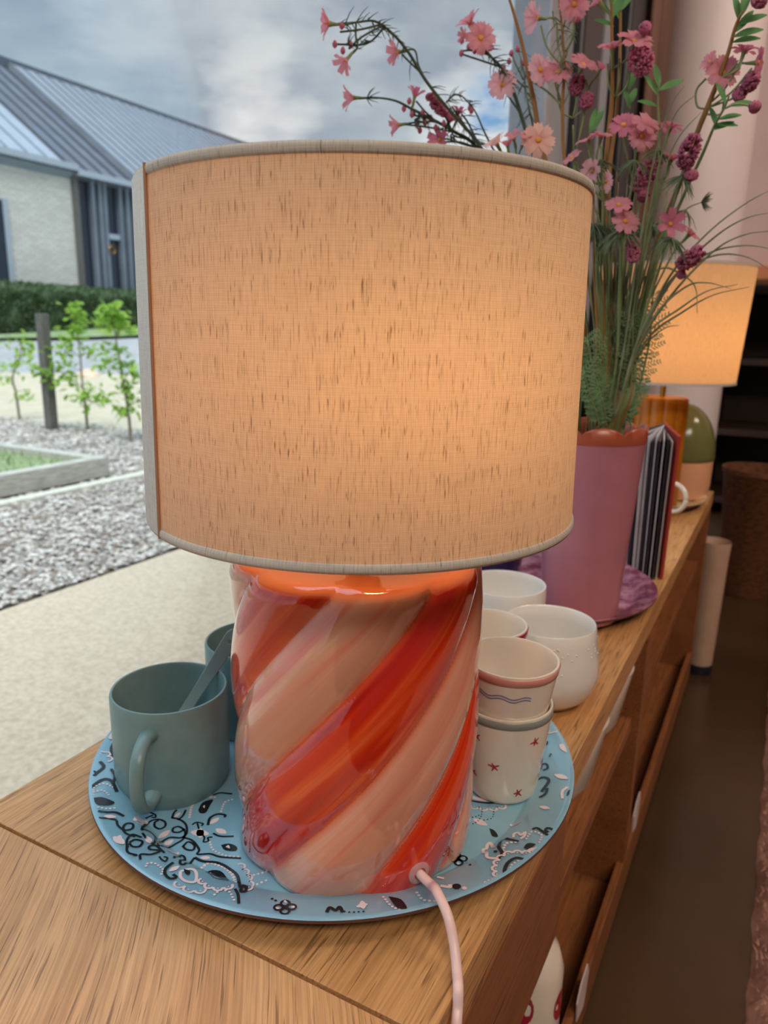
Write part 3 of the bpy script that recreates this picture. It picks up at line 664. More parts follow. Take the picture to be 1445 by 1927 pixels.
# ================================================================== STRIPED LAMP
LC = (-.2316, .3984); LAMP_Z = .0062
lamp = thing('table_lamp', 'lit table lamp with twisted red and pink striped ceramic base and linen drum shade', 'lamp', (LC[0], LC[1], LAMP_Z))
HB, RB = .203, .0815
TW = R(-129)                                 # twist of the eight lobes from foot to top
NS, NH = 256, 90; STR0 = -17
def base_pt(i, h, inset=0.0):
    a = 2*math.pi*i/NS; ph = a-TW*h+R(STR0)
    s_ = abs(math.sin(4*ph)); lobe = .0062*(s_**.6)
    env = RB-.0057+lobe*1.0-.0022*math.cos(h*math.pi*2)*0+.0015*math.sin(h*math.pi)
    return a, env-inset

V = []; Fs = []; U = []
prof = [(-.030, 0.000), (-.006, 0.0), (-.0022, .0018), (-.0006, .006)]+[(0, z) for z in np.linspace(.02, HB-.010, NH)]+[(-.0008, HB-.006), (-.0030, HB-.002), (-.0065, HB), (-.012, HB+.0003), (-.035, HB-.0005)]
nr = len(prof)
for (ins, z) in prof:
    for i in range(NS):
        a, r = base_pt(i, z/HB, -ins)
        if ins < -.02: r = RB+ins
        V.append((r*math.sin(a), r*math.cos(a), z))
for k in range(nr-1):
    for i in range(NS):
        j = (i+1) % NS; Fs.append((k*NS+i, k*NS+j, (k+1)*NS+j, (k+1)*NS+i)); q = []
        for (ii, kk) in ((i, k), (i+1, k), (i+1, k+1), (i, k+1)):
            h = prof[kk][1]/HB; q.append(((2*math.pi*ii/NS-TW*h+R(STR0))*4/math.pi+16, h))
        U.append(q)
V.append((0, 0, HB-.0005)); c = len(V)-1
for i in range(NS):
    j = (i+1) % NS; Fs.append(((nr-1)*NS+i, (nr-1)*NS+j, c)); q = [((2*math.pi*ii/NS-TW+R(STR0))*4/math.pi+16, 1) for ii in (i, i+1)]; U.append(q+[q[0]])
V.append((0, 0, 0)); c = len(V)-1
for i in range(NS): Fs.append(((i+1) % NS, i, c)); U.append([(0, 0)]*3)
MB().add(V, Fs, U).build('lamp_base', 'candy', lamp, sharp=70)
# fitting: stem, socket, bulb, spider
ft = MB().tube([(0, 0, HB-.002), (0, 0, HB+.02)], .008, 16).tube([(0, 0, HB+.02), (.036, -.032, HB+.087)], .015, 20).build('socket', 'brass', lamp)
SZ0, SZ1, SR = .2384-LAMP_Z, .4246-LAMP_Z, .1292
bz = HB+.118
MB().lathe([(.0, bz-.034), (.012, bz-.033), (.015, bz-.022), (.027, bz-.006), (.030, bz+.008), (.026, bz+.022), (.014, bz+.033), (0, bz+.036)], 32, False, c=(.036, -.032)).build('bulb', 'bulb', lamp)
SOFF = (-.2285-LC[0], .3985-LC[1])
shd = MB()
def sh_prof(r0, r1, z0, z1, n=10): return [(r0+(r1-r0)*i/n, z0+(z1-z0)*i/n) for i in range(n+1)]
R0s, R1s = SR+.0008, SR-.0022
shade = MB().lathe(sh_prof(R0s, R1s, SZ0+.0015, SZ1-.0015), 200, False, c=SOFF, uvr=SR).build('lamp_shade', 'linen', lamp, sharp=0)
for z in (SZ0, SZ1):     # folded hems over the wire rings
    sg = 1 if z == SZ0 else -1
    q_ = R0s if z == SZ0 else R1s
    pr_ = [(q_+.0002, z+sg*.0045), (q_+.0010, z+sg*.0035), (q_+.0013, z+sg*.0012), (q_+.0006, z-sg*.0006), (q_-.0012, z-sg*.0006), (q_-.0020, z+sg*.0010), (q_-.0016, z+sg*.0045)]
    MB().lathe(pr_, 200, True, c=SOFF, uvr=SR).build('hem', 'linen_trim', shade, sharp=0)
def az_of(x, y, rad, c):   # angle on the drum where the photograph's seam line lies
    d = ray(x, y); best = None
    for k in range(3600):
        a = 2*math.pi*k/3600; p = np.array([c[0]+rad*math.sin(a), c[1]+rad*math.cos(a)])
        if (p-np.array(c))@(CAM[:2]-p) < 0: continue
        e = abs(p[0]*d[1]-p[1]*d[0])
        if p[0]*d[0]+p[1]*d[1] > 0 and (best is None or e < best[0]): best = (e, a)
    return best[1]
sc_ = (LC[0]+SOFF[0], LC[1]+SOFF[1])
sa_ = az_of(287, 660, SR, sc_)
V = []; n = 24
flap = MB().lathe([(R0s+.0006, SZ0-.0003), (R0s+.0017, SZ0+.002), (R1s+.0017, SZ1-.002), (R1s+.0006, SZ1+.0003)], 16, False, c=SOFF, a0=sa_, a1=sa_+R(16), uvr=SR)
flap.build('seam_flap', 'linen_flap', shade, sharp=60, label='pale overlapping seam strip')
MB().tube([(SOFF[0]+(R0s+(R1s-R0s)*h_+.0010)*math.sin(sa_), SOFF[1]+(R0s+(R1s-R0s)*h_+.0010)*math.cos(sa_), SZ0-.0006+(SZ1-SZ0+.0014)*h_) for h_ in np.linspace(0, 1, 12)], .0009, 6).build('seam_line', 'seam', shade)
sp_ = MB()
for k in range(3):
    a = R(30+120*k); sp_.tube([(0, 0, HB+.045), (SOFF[0]*.5+.5*SR*math.sin(a), SOFF[1]*.5+.5*SR*math.cos(a), HB+.035), (SOFF[0]+(SR-.001)*math.sin(a), SOFF[1]+(SR-.001)*math.cos(a), SZ0+.003)], .0012, 6)
sp_.build('shade_carrier', 'white_glaze', lamp)
bl_ = bpy.data.lights.new('bulb_light', 'POINT'); bl_.energy = .46; bl_.shadow_soft_size = .018; bl_.color = (1, .65, .36)
bo = bpy.data.objects.new('bulb_light', bl_); link(bo, lamp); bo.location = (.036, -.032, bz+.002)
# power cord
gp = onz(786, 1641, .032); 
ga = math.atan2(-.159+.2340, .351-.3995)
def bpt(a, z, rr): return (LC[0]+rr*math.sin(a), LC[1]+rr*math.cos(a), z)
gd = min((atD(787, 1641, .36+.0005*k) for k in range(90)), key=lambda p: abs(math.hypot(p[0]-LC[0], p[1]-LC[1])-(RB-.0002)))
gdir = np.array([gd[0]-LC[0], gd[1]-LC[1], 0]); gdir /= np.linalg.norm(gdir)
def dir_tube(mb, c, d, prof, n=24):
    c = np.array(c); d = np.array(d)/np.linalg.norm(d); a = np.cross(d, (0, 0, 1)); a /= np.linalg.norm(a); b = np.cross(d, a); m = len(prof); V = []
    for r, h in prof:
        for k in range(n): q = 2*math.pi*k/n; V.append(c+d*h+r*(a*math.cos(q)+b*math.sin(q)))
    mb.add(V, [(i*n+k, i*n+(k+1) % n, (i+1)*n+(k+1) % n, (i+1)*n+k) for i in range(m-1) for k in range(n)]); return mb
lo = np.array([LC[0], LC[1], LAMP_Z])
dir_tube(MB(), gd-lo, gdir, [(.0075, -.004), (.0075, .0012), (.006, .0024), (.0042, .0024), (.0032, .001), (.0032, -.004)]).build('grommet', 'grommet', lamp, sharp=40)
cpts = [gd-gdir*.006, gd+gdir*.004, gd+gdir*.012+np.array([.002, .0, -.0003]), onz(822, 1678, .0300), onz(842, 1722, .0250), onz(854, 1775, .0140), onz(860, 1830, .0052), onz(862, 1860, .0040)]
e1, e2 = onx(861, 1895, -.1125), onx(858, 1940, -.1105)
cpts += [e1, e2, e2+np.array([.0005, 0, -.03]), e2+np.array([.0008, -.001, -.10]), np.array([-.108, .286, -.25]), np.array([-.104, .280, FL+.03]), np.array([-.09, .26, FL+.004]), np.array([-.03, .18, FL+.004]), np.array([.0, -.2, FL+.004])]
MB().tube([p-lo for p in smoothp(cpts, 8)], .0030, 12).build('power_cord', 'cord', lamp, sharp=0)

# ================================================================== MUGS
def mug(name, label, c, z0, hdir, Rm=.0430, H=.079, m='sage', tilt=(0, 0, 0)):
    o = thing(name, label, 'mug', (c[0], c[1], z0), tilt)
    pf = [(0, .0015), (Rm*.80, .0015), (Rm*.82, 0), (Rm*.90, .0), (Rm*.97, .006), (Rm, .014), (Rm, H-.002), (Rm-.0007, H), (Rm-.0022, H), (Rm-.0030, H-.002), (Rm-.0032, .016), (Rm-.007, .007), (0, .006)]
    MB().lathe(pf, 96, False).build('mug_body', m, o, sharp=50)
    d = np.array([math.sin(hdir), math.cos(hdir), 0]); up = np.array([0, 0, 1.]); sd = np.cross(d, up)
    path = smoothp([d*(Rm-.002)+up*(H*.80), d*(Rm+.010)+up*(H*.81), d*(Rm+.022)+up*(H*.70), d*(Rm+.026)+up*(H*.48), d*(Rm+.022)+up*(H*.26), d*(Rm+.009)+up*(H*.165), d*(Rm-.003)+up*(H*.20)], 6)
    V = []; n = 12; m_ = len(path)
    for i, p in enumerate(path):
        T = path[min(i+1, m_-1)]-path[max(i-1, 0)]; T /= np.linalg.norm(T); Nn = np.cross(sd, T)
        fl = 1+.35*max(0, 1-min(i, m_-1-i)/5)
        for k in range(n): q = 2*math.pi*k/n; V.append(p+sd*.0052*fl*math.cos(q)+Nn*.0036*fl*math.sin(q))
    MB().add(V, [(i*n+k, i*n+(k+1) % n, (i+1)*n+(k+1) % n, (i+1)*n+k) for i in range(m_-1) for k in range(n)]+[tuple(range(n))[::-1], tuple((m_-1)*n+k for k in range(n))]).build('handle', m, o, sharp=0)
    return o
MC = (-.3800, .3735)
toc = math.atan2(-MC[0], -MC[1])
mug('mug', 'large sage green mug with a spoon in it, front left on the tray', MC, .0064, toc+R(21))
mug('mug', 'sage green mug half hidden behind the striped lamp base', (-.3800, .4770), .0064, toc+R(-75), Rm=.043, H=.079)
# spoon resting in the front mug
rim = onz(401, 1256, .0885); inn = onz(348, 1333, .060)
d0 = rim-inn; d0 /= np.linalg.norm(d0)
tipd = ray(444, 1190); 
# make the handle's far end lie on the ray through its tip
best = min(((np.linalg.norm(np.cross((rim+dd*s-CAM), tipd/np.linalg.norm(tipd))), s) for s in np.linspace(.02, .09, 200) for dd in [d0]))
tip = rim+d0*.060; 
tt = ray(446, 1186); tt = tt/np.linalg.norm(tt); k = np.linalg.norm(tip-CAM); tip = CAM+tt*k
d0 = tip-rim; d0 /= np.linalg.norm(d0); low = rim-d0*.075
low[2] = max(low[2], .0175)
spn = thing('spoon', 'sage blue spoon leaning in the front left mug, handle with a hole', 'spoon', tuple(low))
ax = (tip-low); Ls = np.linalg.norm(ax); ax /= Ls
sdv = np.cross(ax, tip-CAM); sdv /= np.linalg.norm(sdv); nv = np.cross(sdv, ax)
hp = MB(); n = 26; prs = [(.0042, .02), (.0042, Ls*.5), (.0058, Ls*.85), (.0062, Ls-.006), (.0045, Ls-.0015), (.001, Ls)]
hc = Ls-.0105; hr = .0017
# flat bar with a real hole near its end: outline ring + hole ring
out = [(-h, s) for h, s in prs]+[(h, s) for h, s in reversed(prs)]
bmh = bmesh.new()
def ring(pts, z): return [bmh.verts.new(tuple(sdv*a+ax*s+nv*z)) for a, s in pts]
hole = [(hr*math.cos(2*math.pi*k/14), hc+hr*math.sin(2*math.pi*k/14)) for k in range(14)]
for z in (.0011, -.0011):
    rv = ring(out, z); hv = ring(hole, z)
    es = [bmh.edges.new((rv[i], rv[(i+1) % len(rv)])) for i in range(len(rv))]+[bmh.edges.new((hv[i], hv[(i+1) % 14])) for i in range(14)]
    bmesh.ops.triangle_fill(bmh, edges=es, use_beauty=True)
    if z > 0: top_ = (rv, hv)
    else:
        for A, B in zip(top_, (rv, hv)):
            for i in range(len(A)): bmh.faces.new((A[i], A[(i+1) % len(A)], B[(i+1) % len(A)], B[i]))
bmesh.ops.recalc_face_normals(bmh, faces=bmh.faces)
me = bpy.data.meshes.new('spoon_handle'); bmh.to_mesh(me); me.materials.append(M['spoon']); oh = link(bpy.data.objects.new('spoon_handle', me), spn)
bv = oh.modifiers.new('b', 'BEVEL'); bv.width = .0005; bv.segments = 2
bw = MB(); V = []; nb = 16
for i in range(7):
    s_ = -.012+.036*i/6; h = .012*math.sqrt(max(0, 1-((i-3)/3.15)**2))+.001
    for k in range(nb+1): q = -1+2*k/nb; V.append(sdv*h*q+ax*s_+nv*(-.0035*(1-q*q)*(1-((i-3)/3.2)**2)))
bw.add(V, [(i*(nb+1)+k, i*(nb+1)+k+1, (i+1)*(nb+1)+k+1, (i+1)*(nb+1)+k) for i in range(6) for k in range(nb)])
ob = bw.build('spoon_bowl', 'spoon', spn, sharp=0); sm = ob.modifiers.new('s', 'SOLIDIFY'); sm.thickness = .0012

# ================================================================== CUPS
def cup_prof(rt, rb, H, th=.0028, bulge=0, foot=.9):
    outr = lambda z: rb+(rt-rb)*(z/H)**(.9)+bulge*math.sin(math.pi*min(1, z/H))
    P = [(0, .001), (rb*foot-.003, .001), (rb*foot, 0), (rb*.97, .001)]
    zs = np.linspace(.004, H-.0015, 12); P += [(outr(z), z) for z in zs]
    P += [(outr(H)-.0004, H), (outr(H)-th*.7, H), (outr(H)-th, H-.0015)]
    P += [(outr(z)-th, z) for z in zs[::-1][1:-1]]+[(outr(.01)-th-.006, .006), (0, .005)]
    return P, outr
def band(o, outr, z0, z1, m, name='rim_band'):
    MB().lathe([(outr(z0)+.0001, z0), (outr(z0)+.0006, z0+.0004), (outr(z1)+.0006, z1-.0004), (outr(z1)-.0001, z1)], 96, False).build(name, m, o, sharp=0)
def star(mb, outr, a, z, s, seed):
    rr = random.Random(seed)
    for k in range(5):
        an = 2*math.pi*k/5+rr.uniform(-.2, .2); L = s*rr.uniform(.8, 1.15); pts = []
        for q in (0, .5, 1): 
            zz = z+L*q*math.sin(an); r = outr(zz)+.0003; aa = a+L*q*math.cos(an)/r; pts.append((r, aa, zz, .00085*(1-.6*q)))
        V = []
        for i, (r, aa, zz, h) in enumerate(pts):
            da = -math.sin(an)*h/r; dz = math.cos(an)*h
            V += [(r*math.sin(aa+da), r*math.cos(aa+da), zz+dz), (r*math.sin(aa-da), r*math.cos(aa-da), zz-dz)]
        mb.add(V, [(0, 1, 3, 2), (2, 3, 5, 4)])
def cup(label, c, z0, rt, rb, H, m, bandm=None, stars=(), wave=False, tilt=(0, 0, 0), cat='cup', group=None, bulge=0):
    o = thing('cup', label, cat, (c[0], c[1], z0), tilt, group)
    P, f_ = cup_prof(rt, rb, H, bulge=bulge)
    MB().lathe(P, 96, False).build('cup_body', m, o, sharp=50)
    if bandm: band(o, f_, H-.0075, H-.0012, bandm)
    if stars:
        for i, (a, z) in enumerate(stars):
            mb = MB(); star(mb, f_, a, z, .0042, i); mb.build('painted_star', 'red_paint', o, smooth=False)
    if wave:
        mb = MB()
        for off in (0, .0022):
            V = []; n = 60
            a0, a1 = wave
            for i in range(n+1):
                a = a0+(a1-a0)*i/n; z = H-.0165-off+.0011*math.sin(i*.42); r = f_(z)+.0003
                V += [(r*math.sin(a), r*math.cos(a), z+.0004), (r*math.sin(a), r*math.cos(a), z-.0004)]
            mb.add(V, [(2*i, 2*i+1, 2*i+3, 2*i+2) for i in range(n)])
        mb.build('painted_wave', 'blue_paint', o, smooth=False)
    return o
CC = (-.1550, .4935)
ca_ = math.atan2(-CC[0], -CC[1])      # towards the camera
stars1 = [(ca_+R(d), z) for d, z in ((38, .055), (-42, .055), (12, .034), (48, .022), (-26, .012), (80, .04), (-75, .03), (120, .05), (165, .03), (-120, .05), (-160, .02))]
cup('tapered white cup with grey rim band and red stars, lower one of the front stack', CC, .0064, .0345, .0262, .074, 'cream_glaze', 'grey_band', stars1)
stars2 = [(ca_+R(d), z) for d, z in ((2, .032), (52, .036), (-50, .034), (100, .03), (-95, .03), (150, .03), (-150, .035))]
cup('tapered white cup with blush rim and blue wavy line, stacked on the star cup', (CC[0]+.0005, CC[1]-.001), .0445, .0350, .0240, .072, 'cream_glaze', 'blush_band', stars2, wave=(ca_-R(28), ca_+R(95)), tilt=(R(1.0), R(1.5), 0))
C2 = (-.2040, .5790)
cup('cream cup under the red rimmed cup behind the front stack', C2, .0066, .0340, .0258, .074, 'cream_glaze', 'grey_band')
cup('cream cup with dark red rim band, stacked behind the wavy line cup', C2, .0270, .0352, .0258, .074, 'cream_glaze', 'red_band')
# dotted round-bottomed tumbler
DC = (-.1702, .6620)
dt = thing('tumbler', 'white rounded tumbler with raised dots standing on the oak behind the tray', 'cup', (DC[0], DC[1], 0))
dprof = [(0, .0), (.022, .0), (.032, .003), (.041, .011), (.0468, .025), (.0478, .034), (.0465, .048), (.0435, .064), (.0422, .074), (.0412, .0755), (.0400, .0745), (.0412, .062), (.0445, .047), (.0455, .034), (.0440, .024), (.037, .010), (0, .006)]
dprof = [(r*1.03, z*1.075) for r, z in dprof]; MB().lathe(dprof, 96, False).build('cup_body', 'white_glaze', dt, sharp=60)
db = MB(); da_ = math.atan2(-DC[0], -DC[1]); rr = random.Random(5)
for i in range(70):
    a = da_+R(rr.uniform(-180, 180)); z = .071-abs(rr.gauss(0, .011)); z = max(z, .045)
    r = float(np.interp(z, [.0365, .0516, .0688, .0796], [.0492, .0479, .0448, .0435]))
    c = np.array([r*math.sin(a), r*math.cos(a), z]); V = []
    for j in range(3):
        ph = j*math.pi/5
        for k in range(6): q = k*math.pi/3; V.append(c+np.array([math.sin(a), math.cos(a), 0])*(.0008*math.sin(ph)+.0001*0)+.0011*math.cos(ph)*(np.array([math.cos(a), -math.sin(a), 0])*math.cos(q)+np.array([0, 0, 1])*math.sin(q)))
    db.add(V, [(j*6+k, j*6+(k+1) % 6, (j+1)*6+(k+1) % 6, (j+1)*6+k) for j in range(2) for k in range(6)]+[(12, 13, 14, 15, 16, 17)])
db.build('raised_dots', 'white_glaze', dt, sharp=0, kind='stuff')
cup('plain white cup behind the red rimmed cup, in front of the navy bowl', (-.2500, .7590), 0, .0462, .030, .0755, 'white_glaze', bulge=.006)

# ================================================================== PLUM TRAY, VASE, NAVY BOWL, BOOK
PT = (-.281, .962)
tray('round_tray', 'round plum marbled tray under the mauve vase', PT, .168, .140, 'plum')
VC = (-.1925, .882); VZ = .0064
vase = thing('vase', 'tall mauve ceramic vase with scalloped rust rim holding the flowers', 'vase', (VC[0], VC[1], VZ))
VH, vb, vt_ = .234, .0455, .0600
V = []; n = 128; prof = [(.0, 0, 0), (vb-.004, 0, 0), (vb-.0005, .002, 0)]
prof += [(vb+(vt_-vb)*z/VH, z, 0) for z in np.linspace(.006, VH-.014, 14)]
def vring(r, z, sc=0):
    return [((r)*math.sin(2*math.pi*i/n), r*math.cos(2*math.pi*i/n), z+sc*(abs(math.sin(8*math.pi*i/n))**.6)) for i in range(n)]
rings = [vring(r, z) for r, z, _ in prof]+[vring(vt_-.0002, VH-.009)]
inner = [vring(vt_-.0042, VH-.009), vring(vb-.003, .02), vring(0.001, .014)]
V = [p for r in rings+inner for p in r]; m_ = len(rings)+len(inner)
MB().add(V, [(i*n+k, i*n+(k+1) % n, (i+1)*n+(k+1) % n, (i+1)*n+k) for i in range(m_-1) for k in range(n)]).build('vase_body', 'mauve', vase, sharp=50)
rr_ = [vring(vt_-.0001, VH-.012), vring(vt_+.0003, VH-.008), vring(vt_+.0006, VH-.002, .0075), vring(vt_-.002, VH-.0008, .0080), vring(vt_-.0044, VH-.002, .0075), vring(vt_-.0044, VH-.012)]
V = [p for r in rr_ for p in r]
MB().add(V, [(i*n+k, i*n+(k+1) % n, (i+1)*n+(k+1) % n, (i+1)*n+k) for i in range(5) for k in range(n)]).build('scalloped_rim', 'rust_rim', vase, sharp=60)
nb_ = thing('navy_bowl', 'dark navy ceramic bowl with flared lip between white cup and vase', 'bowl', (-.330, .915, .0064))
MB().lathe([(0, 0), (.028, 0), (.034, .004), (.047, .03), (.050, .055), (.046, .074), (.052, .088), (.050, .089), (.043, .076), (.046, .055), (.040, .03), (0, .01)], 64, False).build('bowl_body', 'navy', nb_, sharp=50)
# a standing book fanned open, its spine edge up front: covers + leaves
bk = thing('open_book', 'tall book standing fanned open between the vase and the amber lamp', 'book', (-.150, 1.150, 0.0))
leaves = [(-62, 'card_red', .0020), (-46, 'page', .0007), (-36, 'page_dark', .0010), (-27, 'page', .0007), (-18, 'page_dark', .0014), (-10, 'page', .0007), (-2, 'page_dark', .0010), (8, 'page', .0007), (17, 'page', .0009), (25, 'page_dark', .0010), (34, 'page', .0007), (43, 'page', .0009), (53, 'page_dark', .0020)]
for i, (deg, mm, th) in enumerate(leaves):
    a = R(180+deg*.55+6); L = .058-.004*math.cos(i); H = .212-.008*abs(math.sin(i*1.3))
    d = np.array([math.sin(a), math.cos(a)]); s_ = np.array([d[1], -d[0]])*th
    q = [d*0-s_, d*0+s_, d*L+s_, d*L-s_]
    V = [(p[0], p[1], .0) for p in q]+[(p[0]*1.12, p[1]*1.12, H+(.012 if j in (0, 1) else 0)) for j, p in enumerate(q)]
    MB().add(V, [(3, 2, 1, 0), (4, 5, 6, 7)]+[(k, (k+1) % 4, 4+(k+1) % 4, 4+k) for k in range(4)]).build('cover' if mm == 'card_red' else 'page', mm, bk, smooth=False)

# ================================================================== SECOND LAMP GROUP
T2 = (-.279, 1.640)
tray('round_tray', 'gold flecked cream tray under the amber lamp at the far end', T2, .163, .138, 'gold_marble')
L2 = (-.2170, 1.585)
l2 = thing('table_lamp', 'lit table lamp with amber ribbed base and plain linen drum shade, farther back', 'lamp', (L2[0], L2[1], .0064))
V = []; n = 144; hs = [(0, -.004), (.004, 0), (.216, 0), (.221, -.003), (.222, -.010), (.2215, -.045)]
for z, ins in hs:
    for i in range(n): a = 2*math.pi*i/n; r = .0465+.0045*abs(math.cos(6*a))**.6+ins; V.append((r*math.sin(a), r*math.cos(a), z))
m_ = len(hs); V += [(0, 0, 0), (0, 0, .2215)]
MB().add(V, [(i*n+k, i*n+(k+1) % n, (i+1)*n+(k+1) % n, (i+1)*n+k) for i in range(m_-1) for k in range(n)]+[((k+1) % n, k, m_*n) for k in range(n)]+[((m_-1)*n+k, (m_-1)*n+(k+1) % n, m_*n+1) for k in range(n)]).build('lamp_base', 'amber', l2, sharp=50)
MB().tube([(0, 0, .22), (0, 0, .30)], .0055, 12).build('stem', 'brass', l2)
s2 = MB().lathe(sh_prof(.131, .143, .252, .466, 6), 96, False, uvr=.15).build('lamp_shade', 'linen_far', l2, sharp=0)
for z, r in ((.252, .131), (.466, .143)): MB().lathe([(r+.001, z-.001), (r+.001, z+.004), (r-.001, z+.004), (r-.001, z-.001)], 96).build('hem', 'linen_trim', s2)
MB().lathe([(0, .30), (.014, .305), (.028, .335), (.022, .362), (0, .372)], 24, False).build('bulb', 'bulb', l2)
sp_ = MB()
for k in range(3): a = R(120*k+20); sp_.tube([(0, 0, .30), (.1315*math.sin(a), .1315*math.cos(a), .2545)], .0015, 6)
sp_.build('shade_carrier', 'brass', l2)
b2 = bpy.data.lights.new('bulb_light', 'POINT'); b2.energy = .75; b2.shadow_soft_size = .03; b2.color = (1, .62, .34)
bo2 = bpy.data.objects.new('bulb_light', b2); link(bo2, l2); bo2.location = (0, 0, .336)
dc = thing('lidded_canister', 'peach canister with olive green domed lid behind the amber lamp', 'jar', (-.1830, 1.700, .0064))
MB().lathe([(0, 0), (.055, 0), (.062, .004), (.066, .03), (.067, .082), (.064, .084), (.062, .03), (0, .008)], 64, False).build('jar_body', 'peach', dc, sharp=50)
MB().lathe([(.0, .083), (.066, .083), (.069, .086), (.069, .093)]+[(.069*math.cos(t_), .093+.108*math.sin(t_)) for t_ in np.linspace(.05, math.pi/2, 16)], 64, False).build('lid', 'olive', dc, sharp=50)
rm = mug('mug', 'small white mug with round ring handle on the gold flecked tray', (-.215, 1.530-.04), .0125, 0, Rm=.030, H=.07, m='cream_glaze')
hd = [c_ for c_ in rm.children if c_.name.startswith('handle')][0]
ang = math.atan2(.9, -.35)
hd.data = MB().tube([np.array([.0+.0555*math.sin(ang), .0555*math.cos(ang), .036])+.027*(np.array([math.sin(ang), math.cos(ang), 0])*math.cos(q)+np.array([0, 0, 1])*math.sin(q)) for q in np.linspace(0, 2*math.pi, 40)], .0045, 10).mesh('ring_handle', 0)
hd.data.materials.append(M['cream_glaze'])

# ================================================================== RIGHT OF THE ROOM

us = thing('umbrella_stand', 'slim cream cylinder stand with black foot on the floor past the cabinet end', 'stand', (-.104, 1.905, FL))
MB().lathe([(.0, .03), (.028, .03), (.0345, .34), (.037, .345), (.0375, .338), (.0355, .30), (.030, .026), (0, .026)], 48, False).build('stand_body', 'cream_shell', us, sharp=50)
MB().lathe([(0, 0), (.030, 0), (.032, .01), (.030, .026), (0, .026)], 32, False).build('foot', 'black', us, sharp=50)
# low basket with fleece lining on the middle shelf
pb = thing('lined_basket', 'cream rimmed basket with brown fleece on the cabinet middle shelf', 'basket', (-.27, 1.36, -.165))
V = []; n = 72; rings = 7
def sup(a, rx, ry): c, s_ = math.cos(a), math.sin(a); return (rx*math.copysign(abs(c)**.7, c), ry*math.copysign(abs(s_)**.7, s_))
rr = random.Random(2)
for j in range(rings+1):
    h = j/rings
    for i in range(n):
        a = 2*math.pi*i/n; x, y = sup(a, .105+.02*h, .22+.03*h); wv = 1+.02*math.sin(13*a+j*2)+.015*rr.uniform(-1, 1); hh = (.085-.025*math.cos(2*a))*h
        V.append((x*wv, y*wv, hh))
for j in range(rings+1):
    h = 1-j/rings
    for i in range(n):
        a = 2*math.pi*i/n; x, y = sup(a, .085+.02*h, .20+.03*h); V.append((x, y, .012+(.073-.025*math.cos(2*a))*h))
m_ = 2*rings+2; V += [(0, 0, .012), (0, 0, 0)]
MB().add(V, [(i*n+k, i*n+(k+1) % n, (i+1)*n+(k+1) % n, (i+1)*n+k) for i in range(m_-1) for k in range(n)]+[((m_-1)*n+k, (m_-1)*n+(k+1) % n, m_*n) for k in range(n)]+[((k+1) % n, k, m_*n+1) for k in range(n)]).build('fleece_lining', 'fleece', pb, sharp=0)
MB().tube([(sup(2*math.pi*i/72, .122, .246)[0], sup(2*math.pi*i/72, .122, .246)[1], .088-.025*math.cos(4*math.pi*i/72)) for i in range(73)], .008, 10).build('rim', 'cream_shell', pb, sharp=0)
# tapered basket behind the column
bk2 = thing('basket', 'tall tapered brown basket in the shadows right of the white column', 'basket', (-.04, 2.62, FL))
MB().lathe([(0, 0), (.07, 0), (.075, .01), (.105, .40), (.111, .405), (.111, .42), (.103, .42), (.07, .02), (0, .02)], 40, False).build('basket_body', 'basket', bk2, sharp=50)
# fur rug at the right edge
V = []; nx, ny = 60, 90; x0, x1, y0, y1 = .058, 1.0, .30, 1.98
rr = random.Random(3)
for j in range(ny+1):
    for i in range(nx+1):
        x = x0+(x1-x0)*i/nx; y = y0+(y1-y0)*j/ny; e = min(i, nx-i, j, ny-j)
        wob = .0015*math.sin(y*40)+.001*math.sin(y*93+1) if i == 0 else 0
        h = (.034+.007*math.sin(x*50+2*math.sin(y*21))+.006*math.sin(y*37+3*math.sin(x*17))+rr.uniform(-.002, .002))*(0.0 if e == 0 else .6 if e == 1 else 1)+.001
        V.append((x+wob, y, FL+h))
rg = MB().add(V, [(j*(nx+1)+i, j*(nx+1)+i+1, (j+1)*(nx+1)+i+1, (j+1)*(nx+1)+i) for j in range(ny) for i in range(nx)]).build('fur_rug', 'pink_fur', sharp=0)
tag(rg, 'pinkish brown fur rug on the floor at the right edge', 'rug')
V = []; Fs = []
for k in range(9000):
    x = rr.uniform(x0+.004, .4); y = rr.uniform(y0+.01, y1-.01); z = FL+.026; a = rr.uniform(0, 6.28); L = rr.uniform(.006, .011); w_ = .0014
    dx, dy = math.cos(a), math.sin(a); q = len(V)
    V += [(x-dy*w_, y+dx*w_, z), (x+dy*w_, y-dx*w_, z), (x+dx*L*.8, y+dy*L*.8, z+L*.75)]; Fs.append((q, q+1, q+2))
MB().add(V, Fs).build('pile', 'pink_fur', rg, sharp=0, kind='stuff')

